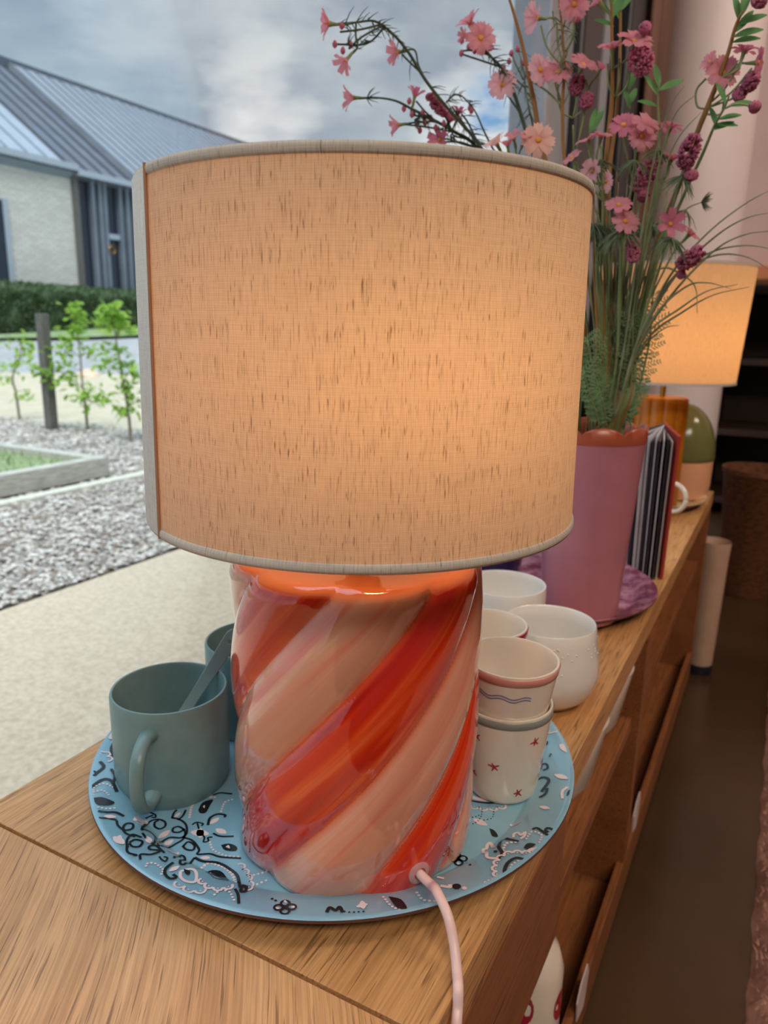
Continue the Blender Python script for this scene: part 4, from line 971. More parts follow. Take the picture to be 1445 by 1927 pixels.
# ================================================================== FLOWERS
def petal_mesh(L, Wd, curl, cup_):
    mb = MB(); V = []; cols = 5; rows = 6
    for i in range(rows):
        u = i/(rows-1)
        for j in range(cols):
            q = -1+2*j/(cols-1); w_ = Wd*(math.sin(math.pi*min(1, .12+u*.62)))**.8
            l = u*L*(1-.06*abs(q)) if i < rows-1 else L*(1-.10*(1 if j % 2 else 0))
            V.append((q*w_*.5, l+.0012, cup_*math.sin(u*math.pi*.5)*L+curl*u*u*L+.05*L*q*q*u))
    mb.add(V, [(i*cols+j, i*cols+j+1, (i+1)*cols+j+1, (i+1)*cols+j) for i in range(rows-1) for j in range(cols-1)])
    return mb
petal_cache = {}
def flower(parent, pos, d, size, pm='petal', npet=8, cupf=.35, name='flower_head', full=True):
    """size = radius in m; d = facing direction; the head is a part, each petal a sub-part"""
    d = Vector(d).normalized(); q = d.to_track_quat('Z', 'Y'); 
    key = round(size, 4)
    mb = MB().lathe([(0, .0018), (.0012*1, .0024), (size*.17, .0014), (size*.20, 0), (size*.10, -.0012)], 12, False)
    h = mb.build(name, 'pollen', parent, sharp=0); h.location = pos; h.rotation_mode = 'QUATERNION'; h.rotation_quaternion = q
    MB().lathe([(size*.22, -.0002), (size*.16, -.0025), (.0016, -.006), (.0010, -.010)], 8, False).build('calyx', 'stem', h, sharp=0)
    k_ = (round(size*1000), pm, round(cupf, 2))
    if k_ not in petal_cache:
        me = petal_mesh(size, size*.62, -.25 if cupf < .5 else 0, cupf).mesh('petal', 0); me.materials.append(M[pm]); petal_cache[k_] = me
    for k in range(npet):
        p = bpy.data.objects.new('petal', petal_cache[k_]); link(p, h)
        p.rotation_euler = (rnd.uniform(-.12, .12), rnd.uniform(-.15, .15), 2*math.pi*k/npet+rnd.uniform(-.08, .08)); 
    return h
def needles(mb, path, L, n, r=.0006, spread=.9, rg_=rnd):
    P = smoothp(path, 6)
    for _ in range(n):
        i = rg_.randrange(0, len(P)-1); p = P[i]; T = P[i+1]-P[i]; T = T/np.linalg.norm(T)
        v = np.array([rg_.gauss(0, 1) for _ in range(3)]); v -= T*(v@T); v /= np.linalg.norm(v)
        e = T*rg_.uniform(.4, 1)+v*spread; e /= np.linalg.norm(e); l = L*rg_.uniform(.5, 1.1)
        mb.tube([p, p+e*l*.6, p+e*l+T*l*.15], [r, r*.8, r*.3], 3, False)
def leaf(mb, p, d, L, Wd, up=(0, 0, 1)):
    d = np.array(d, float); d /= np.linalg.norm(d); s_ = np.cross(d, np.array(up, float)+.01); s_ /= np.linalg.norm(s_); nn = np.cross(s_, d); V = []
    for i in range(7):
        u = i/6; w_ = Wd*math.sin(math.pi*(u*.94+.03))**.8; c = np.array(p)+d*L*u-nn*L*.18*u*u
        V += [c-s_*w_/2+nn*w_*.12, c, c+s_*w_/2+nn*w_*.12]
    mb.add(V, [(i*3+j, i*3+j+1, i*3+4+j, i*3+3+j) for i in range(6) for j in range(2)])
def spikelet(mb, a, b, r, n=70):
    a, b = np.array(a), np.array(b); T = b-a; L = np.linalg.norm(T); T = T/L
    for k in range(n):
        u = (k+.5)/n; c = a+T*L*u; v = np.array([rnd.gauss(0, 1) for _ in range(3)]); v -= T*(v@T); v /= np.linalg.norm(v)
        rr_ = r*(.45+.75*math.sin(math.pi*min(.98, u*.85+.1))); q = c+v*rr_*.8; e = v*.0034+T*.0018; s_ = np.cross(T, v)
        mb.add([q-e*.6, q+s_*.0022, q+e, q-s_*.0022, q+T*.0038], [(0, 1, 4), (1, 2, 4), (2, 3, 4), (3, 0, 4), (0, 3, 2, 1)])
VT = np.array([VC[0], VC[1], VZ+VH])
def spray(label, pts, heads=(), spikes=(), Ds=(.9, .9), stemm='stem', r=.0016, need=None, leaves=(), twigs=(), buds=(), root=None):
    """pts: way points of the stem (image x, y), nearest the vase last; Ds: distance at the tip and at the vase"""
    n = len(pts); foot = root or (VT[0]+rnd.uniform(-.02, .02), VT[1]+rnd.uniform(-.02, .02), .07)
    P = [atD(x, y, Ds[0]+(Ds[1]-Ds[0])*i/max(1, n-1)) for i, (x, y) in enumerate(pts)]
    t_ = thing('flower_spray', label, 'flower', foot)
    f0 = np.array(foot); gate = np.array([f0[0]+(VT[0]-f0[0])*.3, f0[1]+(VT[1]-f0[1])*.3, VT[2]])
    g2 = P[-1]; k_ = min(1.0, .040/max(.001, np.hypot(g2[0]-VC[0], g2[1]-VC[1]))); gate = np.array([VC[0]+(g2[0]-VC[0])*k_, VC[1]+(g2[1]-VC[1])*k_, VZ+VH-.004])
    full = smoothp(P+[gate, f0], 6); full = [p-f0 for p in full]; m_ = len(full)
    MB().tube(full, [r*(.45+.55*min(1, i/(m_*.4))) for i in range(m_)], 7).build('stem', stemm, t_, sharp=0)
    tw = MB(); any_ = False
    def P2(x, y, dD=0):   # a point near the stem's own distance
        j = min(range(n), key=lambda i: (pts[i][0]-x)**2+(pts[i][1]-y)**2); return atD(x, y, Ds[0]+(Ds[1]-Ds[0])*j/max(1, n-1)+dD), j
    for h in heads:
        x, y, s, fx, fy, fz = h[:6]; pm = h[6] if len(h) > 6 else 'petal'; cf = h[7] if len(h) > 7 else .35; dD = h[8] if len(h) > 8 else 0
        p, j = P2(x, y, dD); D = np.linalg.norm(p-CAM); rad = s*.9*D/FPX
        d = fx*_R-fy*_U-fz*_f      # facing: right, down, towards the viewer
        flower(t_, tuple(p-f0), d, rad, pm, 8 if cf < .6 else 6, cf)
        jj = min(n-1, j+1); b = P[jj]; dn = d/np.linalg.norm(d); mid = (p-dn*.03+b)/2
        tw.tube([q-f0 for q in smoothp([p-dn*.004, p-dn*min(.02, .5*np.linalg.norm(b-p)), mid*.5+.25*p+.25*b, b], 5)], .0010, 5); any_ = True
    for a in twigs:
        q = [P2(*a[i:i+2])[0]-f0 for i in range(0, len(a), 2)]; tw.tube(smoothp(q, 4), .0010, 5); any_ = True
    if any_: tw.build('side_stems', 'stem' if stemm == 'stem_brown' else stemm, t_, sharp=0, kind='stuff')
    for (x0, y0, x1, y1, rr_) in spikes:
        mb = MB(); a, _ = P2(x0, y0); b, _ = P2(x1, y1); spikelet(mb, a-f0, b-f0, rr_*.65/1000, 150); mb.tube([a-f0, b-f0], .001, 5); mb.build('flower_spike', 'spike', t_, sharp=0)
    if need:
        mb = MB()
        for seg, L, cnt in need:
            needles(mb, [P2(x, y)[0]-f0 for x, y in seg], L, cnt)
        mb.build('needle_leaves', 'needle' if stemm != 'stem_dark' else 'stem_dark', t_, sharp=0, kind='stuff')
    for (x, y, dx, dy, dz, L) in leaves:
        L *= .68; mb = MB(); p, _ = P2(x, y); leaf(mb, p-f0, dx*_R-dy*_U-dz*_f, L, L*.30, up=-_f+.3*_U); mb.build('leaf', 'leaf', t_, sharp=0)
    if buds:
        mb = MB()
        for x, y in buds:
            p, _ = P2(x, y); p = p-f0; mb.lathe([(0, -.004), (.0022, -.002), (.0026, .0005), (.0012, .003), (0, .0035)], 7, False, c=(0, 0))
            k = len(mb.v)-7*5; mb.v[k:] = [(a+p[0], b+p[1], c+p[2]) for a, b, c in mb.v[k:]]
        mb.build('buds', 'petal_rose', t_, sharp=0, kind='stuff')
    return t_
spray('spray arching farthest left above the shade, small pink flower at its tip', [(636, 44), (670, 42), (705, 40), (737, 62), (768, 98), (800, 150), (835, 195), (870, 235), (900, 270), (960, 370), (1060, 560)],
  [(620, 45, 24, -1, 0, .1, 'petal', .5), (652, 112, 18, -.5, .7, .2, 'petal', .9), (749, 98, 20, -.9, .3, .3, 'petal', .6)], Ds=(.80, .88), stemm='stem_dark',
  need=[([(640, 44), (700, 40), (745, 70)], .014, 34), ([(660, 100), (690, 70), (720, 48)], .012, 26), ([(750, 75), (800, 150), (870, 235)], .016, 16), ([(655, 82), (690, 62)], .012, 12)], twigs=[(720, 45, 680, 55, 640, 60), (720, 48, 680, 70, 656, 92), (725, 50, 690, 82, 632, 83), (790, 135, 772, 118, 756, 102)], buds=[(630, 83), (643, 48), (645, 95), (660, 84)])
spray('spray with side-facing pink flower low over the shade, dark buds among it', [(675, 186), (710, 184), (745, 190), (775, 205), (820, 228), (855, 248), (900, 280), (980, 400), (1070, 580)],
  [(665, 184, 21, -1, .1, .2, 'petal', .75), (780, 182, 16, .2, -1, .3, 'petal_rose', .8), (751, 235, 18, -1, .2, .1, 'petal', .9), (845, 228, 20, .3, -.6, .4, 'petal_rose', .7), (828, 262, 20, -.4, .3, .6, 'petal_rose', .6), (862, 215, 13, .3, -1, .3, 'petal_rose', .8)], spikes=[(838, 218, 808, 180, 6)], Ds=(.84, .88), stemm='stem_dark',
  need=[([(690, 185), (745, 190)], .014, 12), ([(770, 200), (820, 240), (860, 260)], .012, 50), ([(780, 225), (830, 250)], .012, 30)], twigs=[(860, 250, 810, 240, 762, 234), (820, 228, 800, 210, 783, 190), (850, 245, 835, 215, 815, 190)], buds=[(760, 204), (775, 215), (795, 212), (800, 230), (785, 232), (810, 222), (820, 240), (835, 232), (790, 245), (770, 190), (825, 205), (845, 212)])
spray('dark needle-leaved sprig rising from behind the shade left of the blue gap', [(850, 200), (880, 245), (903, 275), (960, 380), (1070, 590)], Ds=(.86, .88), stemm='stem_dark', r=.0022,
  need=[([(840, 190), (880, 245), (905, 275)], .02, 40)], twigs=[(895, 260, 880, 230, 868, 214)])
spray('thin arched sprig with one closed bud beside the blue gap of sky', [(868, 180), (893, 208), (918, 262), (980, 380), (1075, 590)], Ds=(.88, .9), need=[([(845, 185), (868, 180), (890, 200)], .012, 18)], stemm='stem_dark', r=.0012, twigs=[(870, 181, 855, 178, 842, 190)], buds=[(884, 203), (887, 208)])
spray('spray topped by a cluster of open pink flowers left of the brown stem', [(905, 92), (925, 108), (945, 130), (965, 170), (980, 215), (992, 255), (1020, 350), (1085, 590)],
  [(885, 45, 22, -.5, -.6, .5, 'petal', .5), (904, 72, 27, .2, .1, 1, 'petal', .3), (945, 160, 25, -.3, .2, 1, 'petal_pale', .35), (875, 68, 12, -.9, .2, .4, 'petal', .6)], Ds=(.86, .88), stemm='stem_dark', r=.0020,
  need=[([(905, 90), (945, 130), (970, 180)], .018, 34)], twigs=[(940, 125, 900, 112, 870, 102), (925, 105, 890, 95, 868, 96)], buds=[(869, 76), (868, 100), (882, 88), (893, 95)])
spray('bare brown stem crossing the top edge above the shade', [(955, -12), (968, 30), (985, 95), (998, 160), (1006, 200), (1016, 260), (1050, 400), (1100, 600)], Ds=(.84, .88), stemm='stem_brown', r=.0026, twigs=[], leaves=[])
spray('thin twiggy sprig with tiny buds between brown stem and window frame', [(974, 90), (985, 130), (990, 175), (1000, 225), (1030, 340), (1095, 600)], Ds=(.9, .9), stemm='needle', r=.0012, need=[([(975, 95), (988, 150), (1000, 225)], .022, 26)], buds=[(974, 92), (962, 100), (958, 115), (985, 118), (948, 128)], twigs=[(985, 150, 970, 120, 963, 103), (988, 165, 960, 140, 950, 130)])
spray('tall spray against the grey window frame with pale flowers in a row', [(1050, -10), (1058, 60), (1062, 130), (1058, 200), (1062, 300), (1080, 420), (1120, 620)],
  [(1012, 34, 24, -.9, .1, .3, 'petal_pale', .55), (1080, 8, 25, .1, .5, .8, 'petal'), (1016, 132, 26, .3, .1, .8, 'petal_pale', .3), (1049, 137, 24, -.1, -.3, 1, 'petal'), (1097, 123, 26, .3, -.5, .7, 'petal', .4)], Ds=(.84, .87), stemm='stem_brown', r=.0018,
  need=[([(1040, 20), (1060, 90), (1062, 160)], .018, 34), ([(1080, 30), (1072, 80), (1062, 120)], .014, 16)], twigs=[(1062, 130, 1030, 90, 1018, 48), (1062, 100, 1078, 70, 1080, 25)], buds=[(1065, 28), (1088, 35)])
def loops(label, base, tips, D, m='stem'):   # the smooth looped wire stems under a flower group
    pass
spray('spray with candelabra of looped green stalks under the pale flower row', [(1078, 235), (1080, 300), (1085, 420), (1120, 620)], [(1130, 130, 12, .4, -.6, .4, 'petal_rose', .7)], spikes=[(1080, 180, 1088, 145, 9), (1096, 205, 1108, 180, 8)], Ds=(.86, .88), stemm='stem', r=.0017,
  twigs=[(1078, 222, 1058, 212, 1050, 185, 1050, 158), (1078, 222, 1098, 205, 1106, 180, 1102, 150), (1078, 220, 1084, 190, 1082, 160)], leaves=[(1110, 245, .3, -1, .2, .035), (1108, 250, .7, -.9, .1, .03)])
spray('upright spray before the black frame with two daisy flowers and a rose spike', [(1150, -10), (1151, 60), (1152, 130), (1150, 200), (1140, 300), (1135, 430), (1140, 620)],
  [(1152, 92, 24, -.1, -1, .4, 'petal', .45), (1193, 79, 30, .1, -.6, .8, 'petal', .35), (1128, 5, 18, -.6, -.5, .2, 'petal', .5)], spikes=[(1212, 142, 1200, 90, 16), (1222, 60, 1210, 50, 5)], Ds=(.82, .87), stemm='stem_brown', r=.0024,
  twigs=[(1158, 185, 1145, 160, 1143, 120), (1158, 185, 1180, 160, 1188, 105), (1158, 185, 1165, 150, 1165, 110)], leaves=[(1150, 30, -.6, -.5, .2, .04), (1150, 35, .5, -.9, .2, .04), (1155, 50, -.8, -.2, .3, .03), (1148, 10, .2, -1, .1, .035)])
spray('leafy upright stem against the brown curtain with bright leaves at its tip', [(1168, -12), (1167, 60), (1165, 140), (1158, 230), (1145, 360), (1150, 620)], Ds=(.86, .88), stemm='stem_brown', r=.0022, leaves=[(1168, 20, .5, -.9, .3, .04), (1168, 40, -.4, -.9, .3, .04), (1182, 170, .3, -1, .3, .035), (1180, 200, .4, -.8, 0, .035), (1185, 205, -.3, -.9, .3, .03)])
spray('large peach cosmos bloom just above the shade with a pink cluster beside it', [(1013, 275), (1020, 330), (1060, 450), (1105, 620)],
  [(1013, 264, 30, 0, .1, 1, 'petal_peach', .15), (967, 262, 15, -.3, -.6, .6, 'petal', .7), (935, 272, 20, -.5, -.6, .4, 'petal_peach', .5), (985, 262, 12, .1, -.6, .6, 'petal', .8), (955, 275, 14, -.2, -.8, .4, 'petal', .8)], Ds=(.80, .88), stemm='stem')
spray('spray of three daisy flowers beside the right rim, seen from the side', [(1130, 300), (1135, 380), (1140, 480), (1145, 620)],
  [(1106, 265, 21, -.4, -.9, .35, 'petal', .4), (1130, 258, 19, .1, -1, .35, 'petal', .4), (1077, 298, 18, -.6, -.6, .5, 'petal'), (1116, 322, 20, -.7, .2, .5, 'petal_pale', .5), (1138, 342, 19, .6, .1, .7, 'petal_pale', .4)], Ds=(.80, .86), twigs=[(1122, 315, 1112, 300, 1107, 282), (1126, 315, 1132, 300, 1131, 275)], need=[([(1130, 300), (1140, 420)], .022, 26)], leaves=[(1118, 240, .5, -1, .2, .028)])
spray('spray with a dark-centred rose daisy pair in front of the curtain', [(1200, 270), (1190, 340), (1175, 440), (1165, 620)],
  [(1173, 236, 25, -.3, -.4, .9, 'petal_rose', .25), (1214, 233, 25, .2, -.5, .9, 'petal', .3), (1208, 256, 24, 0, .3, .9, 'petal', .45)], Ds=(.81, .86), need=[([(1195, 300), (1185, 400)], .025, 30)])
spray('spray with side-facing deep pink daisy in front of the white column', [(1240, 150), (1238, 200), (1240, 260), (1236, 340), (1215, 450), (1180, 640)],
  [(1260, 243, 21, .3, -1, .2, 'petal_rose', .4), (1262, 302, 20, .2, -.9, .4, 'petal_rose', .5), (1296, 442, 20, .6, -.7, .3, 'petal', .4)], spikes=[(1193, 362, 1235, 300, 13), (1200, 365, 1215, 370, 6)], Ds=(.84, .87), r=.0018,
  leaves=[(1240, 170, 1, -.5, .1, .04), (1238, 180, -.6, -.8, .3, .035), (1240, 165, -.2, -1, .2, .035), (1236, 200, -.9, -.2, .3, .03)], need=[([(1238, 280), (1215, 420)], .022, 26)], twigs=[(1240, 290, 1250, 275, 1256, 255), (1236, 340, 1255, 330, 1260, 312)])
spray('brown stem with green leaves and rose spike leaning to the upper right corner', [(1398, 20), (1384, 50), (1370, 100), (1352, 150), (1330, 205), (1312, 250), (1285, 330), (1240, 450), (1195, 620)],
  [(1359, 137, 27, -.2, .0, 1, 'petal', .3), (1400, 97, 20, .2, -.9, .3, 'petal_rose', .4), (1424, 118, 22, .8, .3, .6, 'petal_rose', .4), (1338, 118, 15, -.8, -.3, .4, 'petal', .5)], spikes=[(1400, 172, 1420, 142, 8), (1418, 12, 1432, -5, 8), (1385, 190, 1395, 170, 6)], Ds=(.80, .86), stemm='stem_brown', r=.0026,
  twigs=[(1330, 205, 1312, 200, 1310, 170, 1328, 148), (1330, 215, 1355, 215, 1362, 190, 1362, 155), (1330, 200, 1365, 165, 1395, 112), (1330, 205, 1375, 175, 1415, 128), (1340, 200, 1380, 185, 1400, 172)],
  leaves=[(1385, 60, .6, -.8, .2, .035), (1380, 70, 1, -.3, .2, .04), (1390, 40, -.2, -1, .2, .035), (1395, 45, 1, -.4, .2, .035), (1378, 80, .9, -.1, .3, .035), (1395, 30, .2, -1, .2, .04)])
spray('small green leafy sprig with tiny rose bud lowest on the right-leaning stem', [(1372, 180), (1362, 205), (1345, 235), (1322, 290), (1290, 360), (1240, 480), (1195, 640)], spikes=[(1410, 198, 1424, 202, 4)], Ds=(.79, .86), r=.0016,
  leaves=[(1365, 195, -.4, -.9, .2, .03), (1370, 200, 1, -.1, .3, .035), (1352, 225, 1, -.2, .3, .03), (1345, 235, 1, .05, .3, .03), (1348, 240, -.3, -.9, .2, .03), (1340, 245, .9, -.35, .3, .03)], twigs=[(1362, 205, 1385, 196, 1410, 199)])
spray('rose flower spike pointing up in front of the column, tallest of the spikes', [(1305, 262), (1290, 310), (1262, 400), (1225, 500), (1190, 640)], spikes=[(1284, 318, 1308, 258, 12), (1296, 340, 1302, 325, 7)], Ds=(.80, .86), need=[([(1285, 330), (1230, 480)], .022, 44)])
spray('pair of rose daisies one above the other in the middle of the bouquet', [(1172, 420), (1168, 480), (1165, 560), (1160, 680)], [(1164, 387, 24, -.2, -.6, .8, 'petal', .35), (1176, 417, 26, .2, -.2, 1, 'petal', .3)], Ds=(.80, .85), spikes=[(1191, 494, 1191, 452, 8)], need=[([(1172, 430), (1165, 600)], .028, 60)])
spray('rose daisy with dark orange eye above the far lampshade', [(1262, 440), (1245, 490), (1222, 560), (1190, 680)], [(1261, 422, 24, -.1, .1, 1, 'petal_rose', .6)], spikes=[(1276, 503, 1318, 472, 10), (1290, 520, 1280, 515, 3)], Ds=(.80, .85), need=[([(1262, 445), (1220, 600)], .026, 60)])
spray('sprig ending in a fuzzy green starburst beside the column', [(1322, 380), (1290, 395), (1255, 440), (1220, 540), (1185, 680)], Ds=(.84, .87), r=.0010, need=[([(1320, 380), (1326, 380)], .012, 60), ([(1290, 395), (1220, 540)], .02, 30)])
# dense green filler stems low in the bouquet
for i in range(20):
    x0 = 1112+i*6.6; lab = 'narrow green filler stem in the thick of the bouquet above the vase'
    t_ = spray(lab, [(x0+rnd.uniform(-10, 24)+i*1.5, 360+rnd.uniform(-50, 90)), (x0+5, 500), (1124+i*3.8, 640), (1116+i*4, 740)], Ds=(.82+.007*i, .86), r=.0016, need=[([(x0, 420), (1124+i*3.8, 640)], .026, 50)], stemm='stem' if i % 3 else 'stem_brown')
    t_['group'] = 'green filler stems in the vase'
# ferny greens just above the rim
def fern_sprig(label, pts, D0, D1, group=None):
    foot = (VT[0]+rnd.uniform(-.02, .02), VT[1]+rnd.uniform(-.02, .02), .12)
    f0 = np.array(foot); n = len(pts); P = [atD(x, y, D0+(D1-D0)*i/(n-1)) for i, (x, y) in enumerate(pts)]
    t_ = thing('fern_sprig', label, 'foliage', foot, group=group)
    g2 = P[-1]; k_ = min(1, .040/max(.001, np.hypot(g2[0]-VC[0], g2[1]-VC[1]))); gate = np.array([VC[0]+(g2[0]-VC[0])*k_, VC[1]+(g2[1]-VC[1])*k_, VZ+VH-.004])
    S_ = [p-f0 for p in smoothp(P+[gate, f0], 5)]
    MB().tube(S_, .0012, 5).build('stem', 'stem', t_, sharp=0)
    P = [p-f0 for p in smoothp(P, 5)]; mb = MB()
    for i, p in enumerate(P[:-1]):
        T = P[i+1]-p; T /= np.linalg.norm(T)
        for s_ in (-1, 1):
            sd = np.cross(T, _f); sd /= np.linalg.norm(sd); L = rnd.uniform(.7, 1.15)*(.017*math.sin(math.pi*min(1, (i+2)/(len(P)+1))**.6)+.006)
            d = sd*s_*.9-T*.45+_f*rnd.uniform(-.5, .5)*.6; d /= np.linalg.norm(d)
            for q in range(6):
                c = p+d*L*q/6; 
                for z_ in (-1, 1): leaf(mb, c, d*.8+np.cross(d, _f)*z_*.8+rnd.uniform(-.3, .3)*_U, .0062*(1.1-q/9), .0015, up=-_f)
    mb.build('fronds', 'fern', t_, sharp=0, kind='stuff')
fern_sprig('ferny green sprig nearest the shade, low at the vase rim', [(1105, 640), (1118, 700), (1135, 760), (1140, 800)], .83, .86)
fern_sprig('ferny green sprig leaning left over the vase rim, half behind the shade', [(1098, 700), (1110, 740), (1128, 800)], .82, .85)
fern_sprig('ferny green sprig in the centre over the vase rim', [(1150, 620), (1150, 690), (1150, 760), (1150, 805)], .86, .88)
fern_sprig('dark ferny sprig on the right side of the vase, in front of the far lampshade', [(1228, 560), (1222, 640), (1205, 720), (1185, 790)], .88, .89)
fern_sprig('ferny sprig between the centre stems and the right-hand foliage', [(1190, 600), (1190, 680), (1182, 760), (1172, 800)], .85, .87)
# long arching grass
gt = thing('grass_tuft', 'tuft of long thin grass blades arching right over the far lampshade', 'grass', (VT[0], VT[1], .12))
f0 = np.array((VT[0], VT[1], .12))
blades = [[(1460, 352), (1400, 385), (1330, 440), (1260, 520), (1200, 640), (1165, 760)], [(1460, 398), (1400, 412), (1340, 450), (1270, 520), (1205, 640)], [(1460, 434), (1400, 442), (1340, 475), (1260, 560), (1200, 660)],
 [(1460, 470), (1400, 462), (1330, 478), (1260, 530), (1200, 640)], [(1450, 508), (1400, 482), (1340, 482), (1270, 520), (1210, 620)], [(1375, 543), (1330, 532), (1290, 540), (1235, 590), (1190, 680)], [(1388, 535), (1330, 548), (1280, 580), (1220, 625), (1180, 700)],
 [(1410, 540), (1340, 556), (1280, 590), (1225, 630), (1185, 700)], [(1312, 590), (1308, 540), (1280, 515), (1245, 505), (1200, 540), (1180, 640)], [(1278, 612), (1250, 618), (1215, 650), (1180, 720)], [(1288, 162), (1262, 200), (1230, 300), (1200, 480), (1170, 680)], [(1312, 175), (1268, 220), (1235, 330), (1205, 500), (1175, 690)],
 [(1320, 210), (1275, 262), (1245, 340), (1210, 500), (1180, 700)], [(1120, 450), (1122, 540), (1130, 640), (1140, 740)], [(1105, 470), (1112, 560), (1125, 660), (1140, 760)]]
for i, b in enumerate(blades):
    P = [atD(x, y, .80+.05*k/(len(b)-1)+.006*(i % 5)) for k, (x, y) in enumerate(b)]
    g2 = P[-1]; k_ = min(1, .038/max(.001, np.hypot(g2[0]-VC[0], g2[1]-VC[1]))); P += [np.array([VC[0]+(g2[0]-VC[0])*k_, VC[1]+(g2[1]-VC[1])*k_, VZ+VH-.002]), f0]
    S_ = [p-f0 for p in smoothp(P, 6)]; m_ = len(S_)
    MB().tube(S_, [.0003+.0011*min(1, k/(m_*.5)) for k in range(m_)], 4).build('blade', 'grass', gt, sharp=0)
for i in range(80):
    xt, yt = rnd.uniform(1110, 1250), rnd.uniform(330, 560)
    P = [atD(xt, yt, .84+rnd.uniform(-.03, .06)), atD(xt*.6+.4*1150, yt+130, .86), atD(1130+rnd.uniform(0, 60), 720, .87)]
    g2 = P[-1]; k_ = min(1, .038/max(.001, np.hypot(g2[0]-VC[0], g2[1]-VC[1]))); P += [np.array([VC[0]+(g2[0]-VC[0])*k_, VC[1]+(g2[1]-VC[1])*k_, VZ+VH-.002]), f0]
    S_ = [p-f0 for p in smoothp(P, 5)]; m_ = len(S_)
    MB().tube(S_, [.0003+.0008*min(1, k/(m_*.5)) for k in range(m_)], 4).build('blade', 'grass', gt, sharp=0)

# ================================================================== OUTDOORS
G0 = -.55
def gz(x, y):
    d = math.hypot(x, y); return G0+.80*min(1, max(0, (d-11)/8.5))**1.0
V = []; N1, N2 = 60, 60
for j in range(N2+1):
    for i in range(N1+1):
        x = -.63-(j/N2)**1.6*70; y = -30+110*i/N1; V.append((x, y, gz(x, y)-.08))
structure(MB().add(V, [(j*(N1+1)+i, (j+1)*(N1+1)+i, (j+1)*(N1+1)+i+1, j*(N1+1)+i+1) for j in range(N2) for i in range(N1)]).build('ground', 'road', sharp=0))
def patch_poly(name, m, pts, lift, sub=1):
    c = np.mean(pts, 0); n = len(pts); V = [(c[0], c[1], gz(*c)+lift)]
    K_ = 10; ring_pts = []
    for a, b in zip(pts, pts[1:]+pts[:1]):
        for k in range(8): ring_pts.append((a[0]+(b[0]-a[0])*k/8, a[1]+(b[1]-a[1])*k/8))
    m_ = len(ring_pts); Fs = []
    for k in range(1, K_+1):
        for p in ring_pts: x, y = c[0]+(p[0]-c[0])*k/K_, c[1]+(p[1]-c[1])*k/K_; V.append((x, y, gz(x, y)+lift))
    for i in range(m_): Fs.append((0, 1+i, 1+(i+1) % m_))
    for k in range(K_-1):
        for i in range(m_): a = 1+k*m_+i; b = 1+k*m_+(i+1) % m_; Fs.append((a, a+m_, b+m_, b))
    return structure(MB().add(V, Fs).build(name, m, sharp=0))
pv = structure(MB().box((-2.13, -4, G0-.06), (-.64, 9, G0)).build('pavement', 'pavement', smooth=False, bevel=.01))
far_a, far_b = (-7.2, 4.4), (-4.3, 4.65)     # edge between mulch and sand path
patch_poly('mulch_bed', 'soil', [(-2.13, -2), (-2.13, 7), (-3.9, 6.2), far_b, far_a, (-9.5, 2)], -.015)
patch_poly('sand_path', 'sand', [far_a, far_b, (-3.6, 6.4), (-5.5, 12.5), (-9.0, 8.7), (-10.6, 7.1), (-14, 3.5), (-10, 2.0)], -.012)
patch_poly('lawn', 'lawn', [(-14.6, 9), (-14.6, 20), (-12.0, 17.5), (-12.6, 14.2), (-13.4, 11.2)], -.005)
kb = tag(MB().box((-3.46, -1, G0-.05), (-3.38, 3.3, G0+.015)).build('kerb_strip', 'kerb', smooth=False, bevel=.008), 'pale concrete edging strip through the mulch', 'kerb')
# raised timber bed
rb = thing('raised_bed', 'low weathered timber raised bed with sparse grass, outside at the left', 'planter', (-3.55, 1.0, G0))
for k, (a, b) in enumerate((((-.08, -1.5, 0), (0, 2.10, .12)), ((-1.6, 2.02, 0), (-.08, 2.10, .12)), ((-1.68, -1.5, 0), (-1.6, 2.10, .12)))):
    MB().box(a, b).build('timber', 'timber', rb, smooth=False, bevel=.006)
MB().box((-1.6, -1.5, 0), (-.08, 2.02, .08)).build('bed_soil', 'lawn', rb, smooth=False)
mb = MB(); rr = random.Random(11)
for k in range(2600):
    x, y = rr.uniform(-1.58, -.1), rr.uniform(-1.2, 2.0); a = rr.uniform(0, 6.28); L = rr.uniform(.02, .07); dx, dy = math.cos(a)*.004, math.sin(a)*.004
    mb.add([(x-dx, y-dy, .08), (x+dx, y+dy, .08), (x+dy*5+rr.uniform(-.02, .02), y+dx*5, .08+L)], [(0, 1, 2)])
mb.build('grass', 'lawn', rb, sharp=0, kind='stuff')
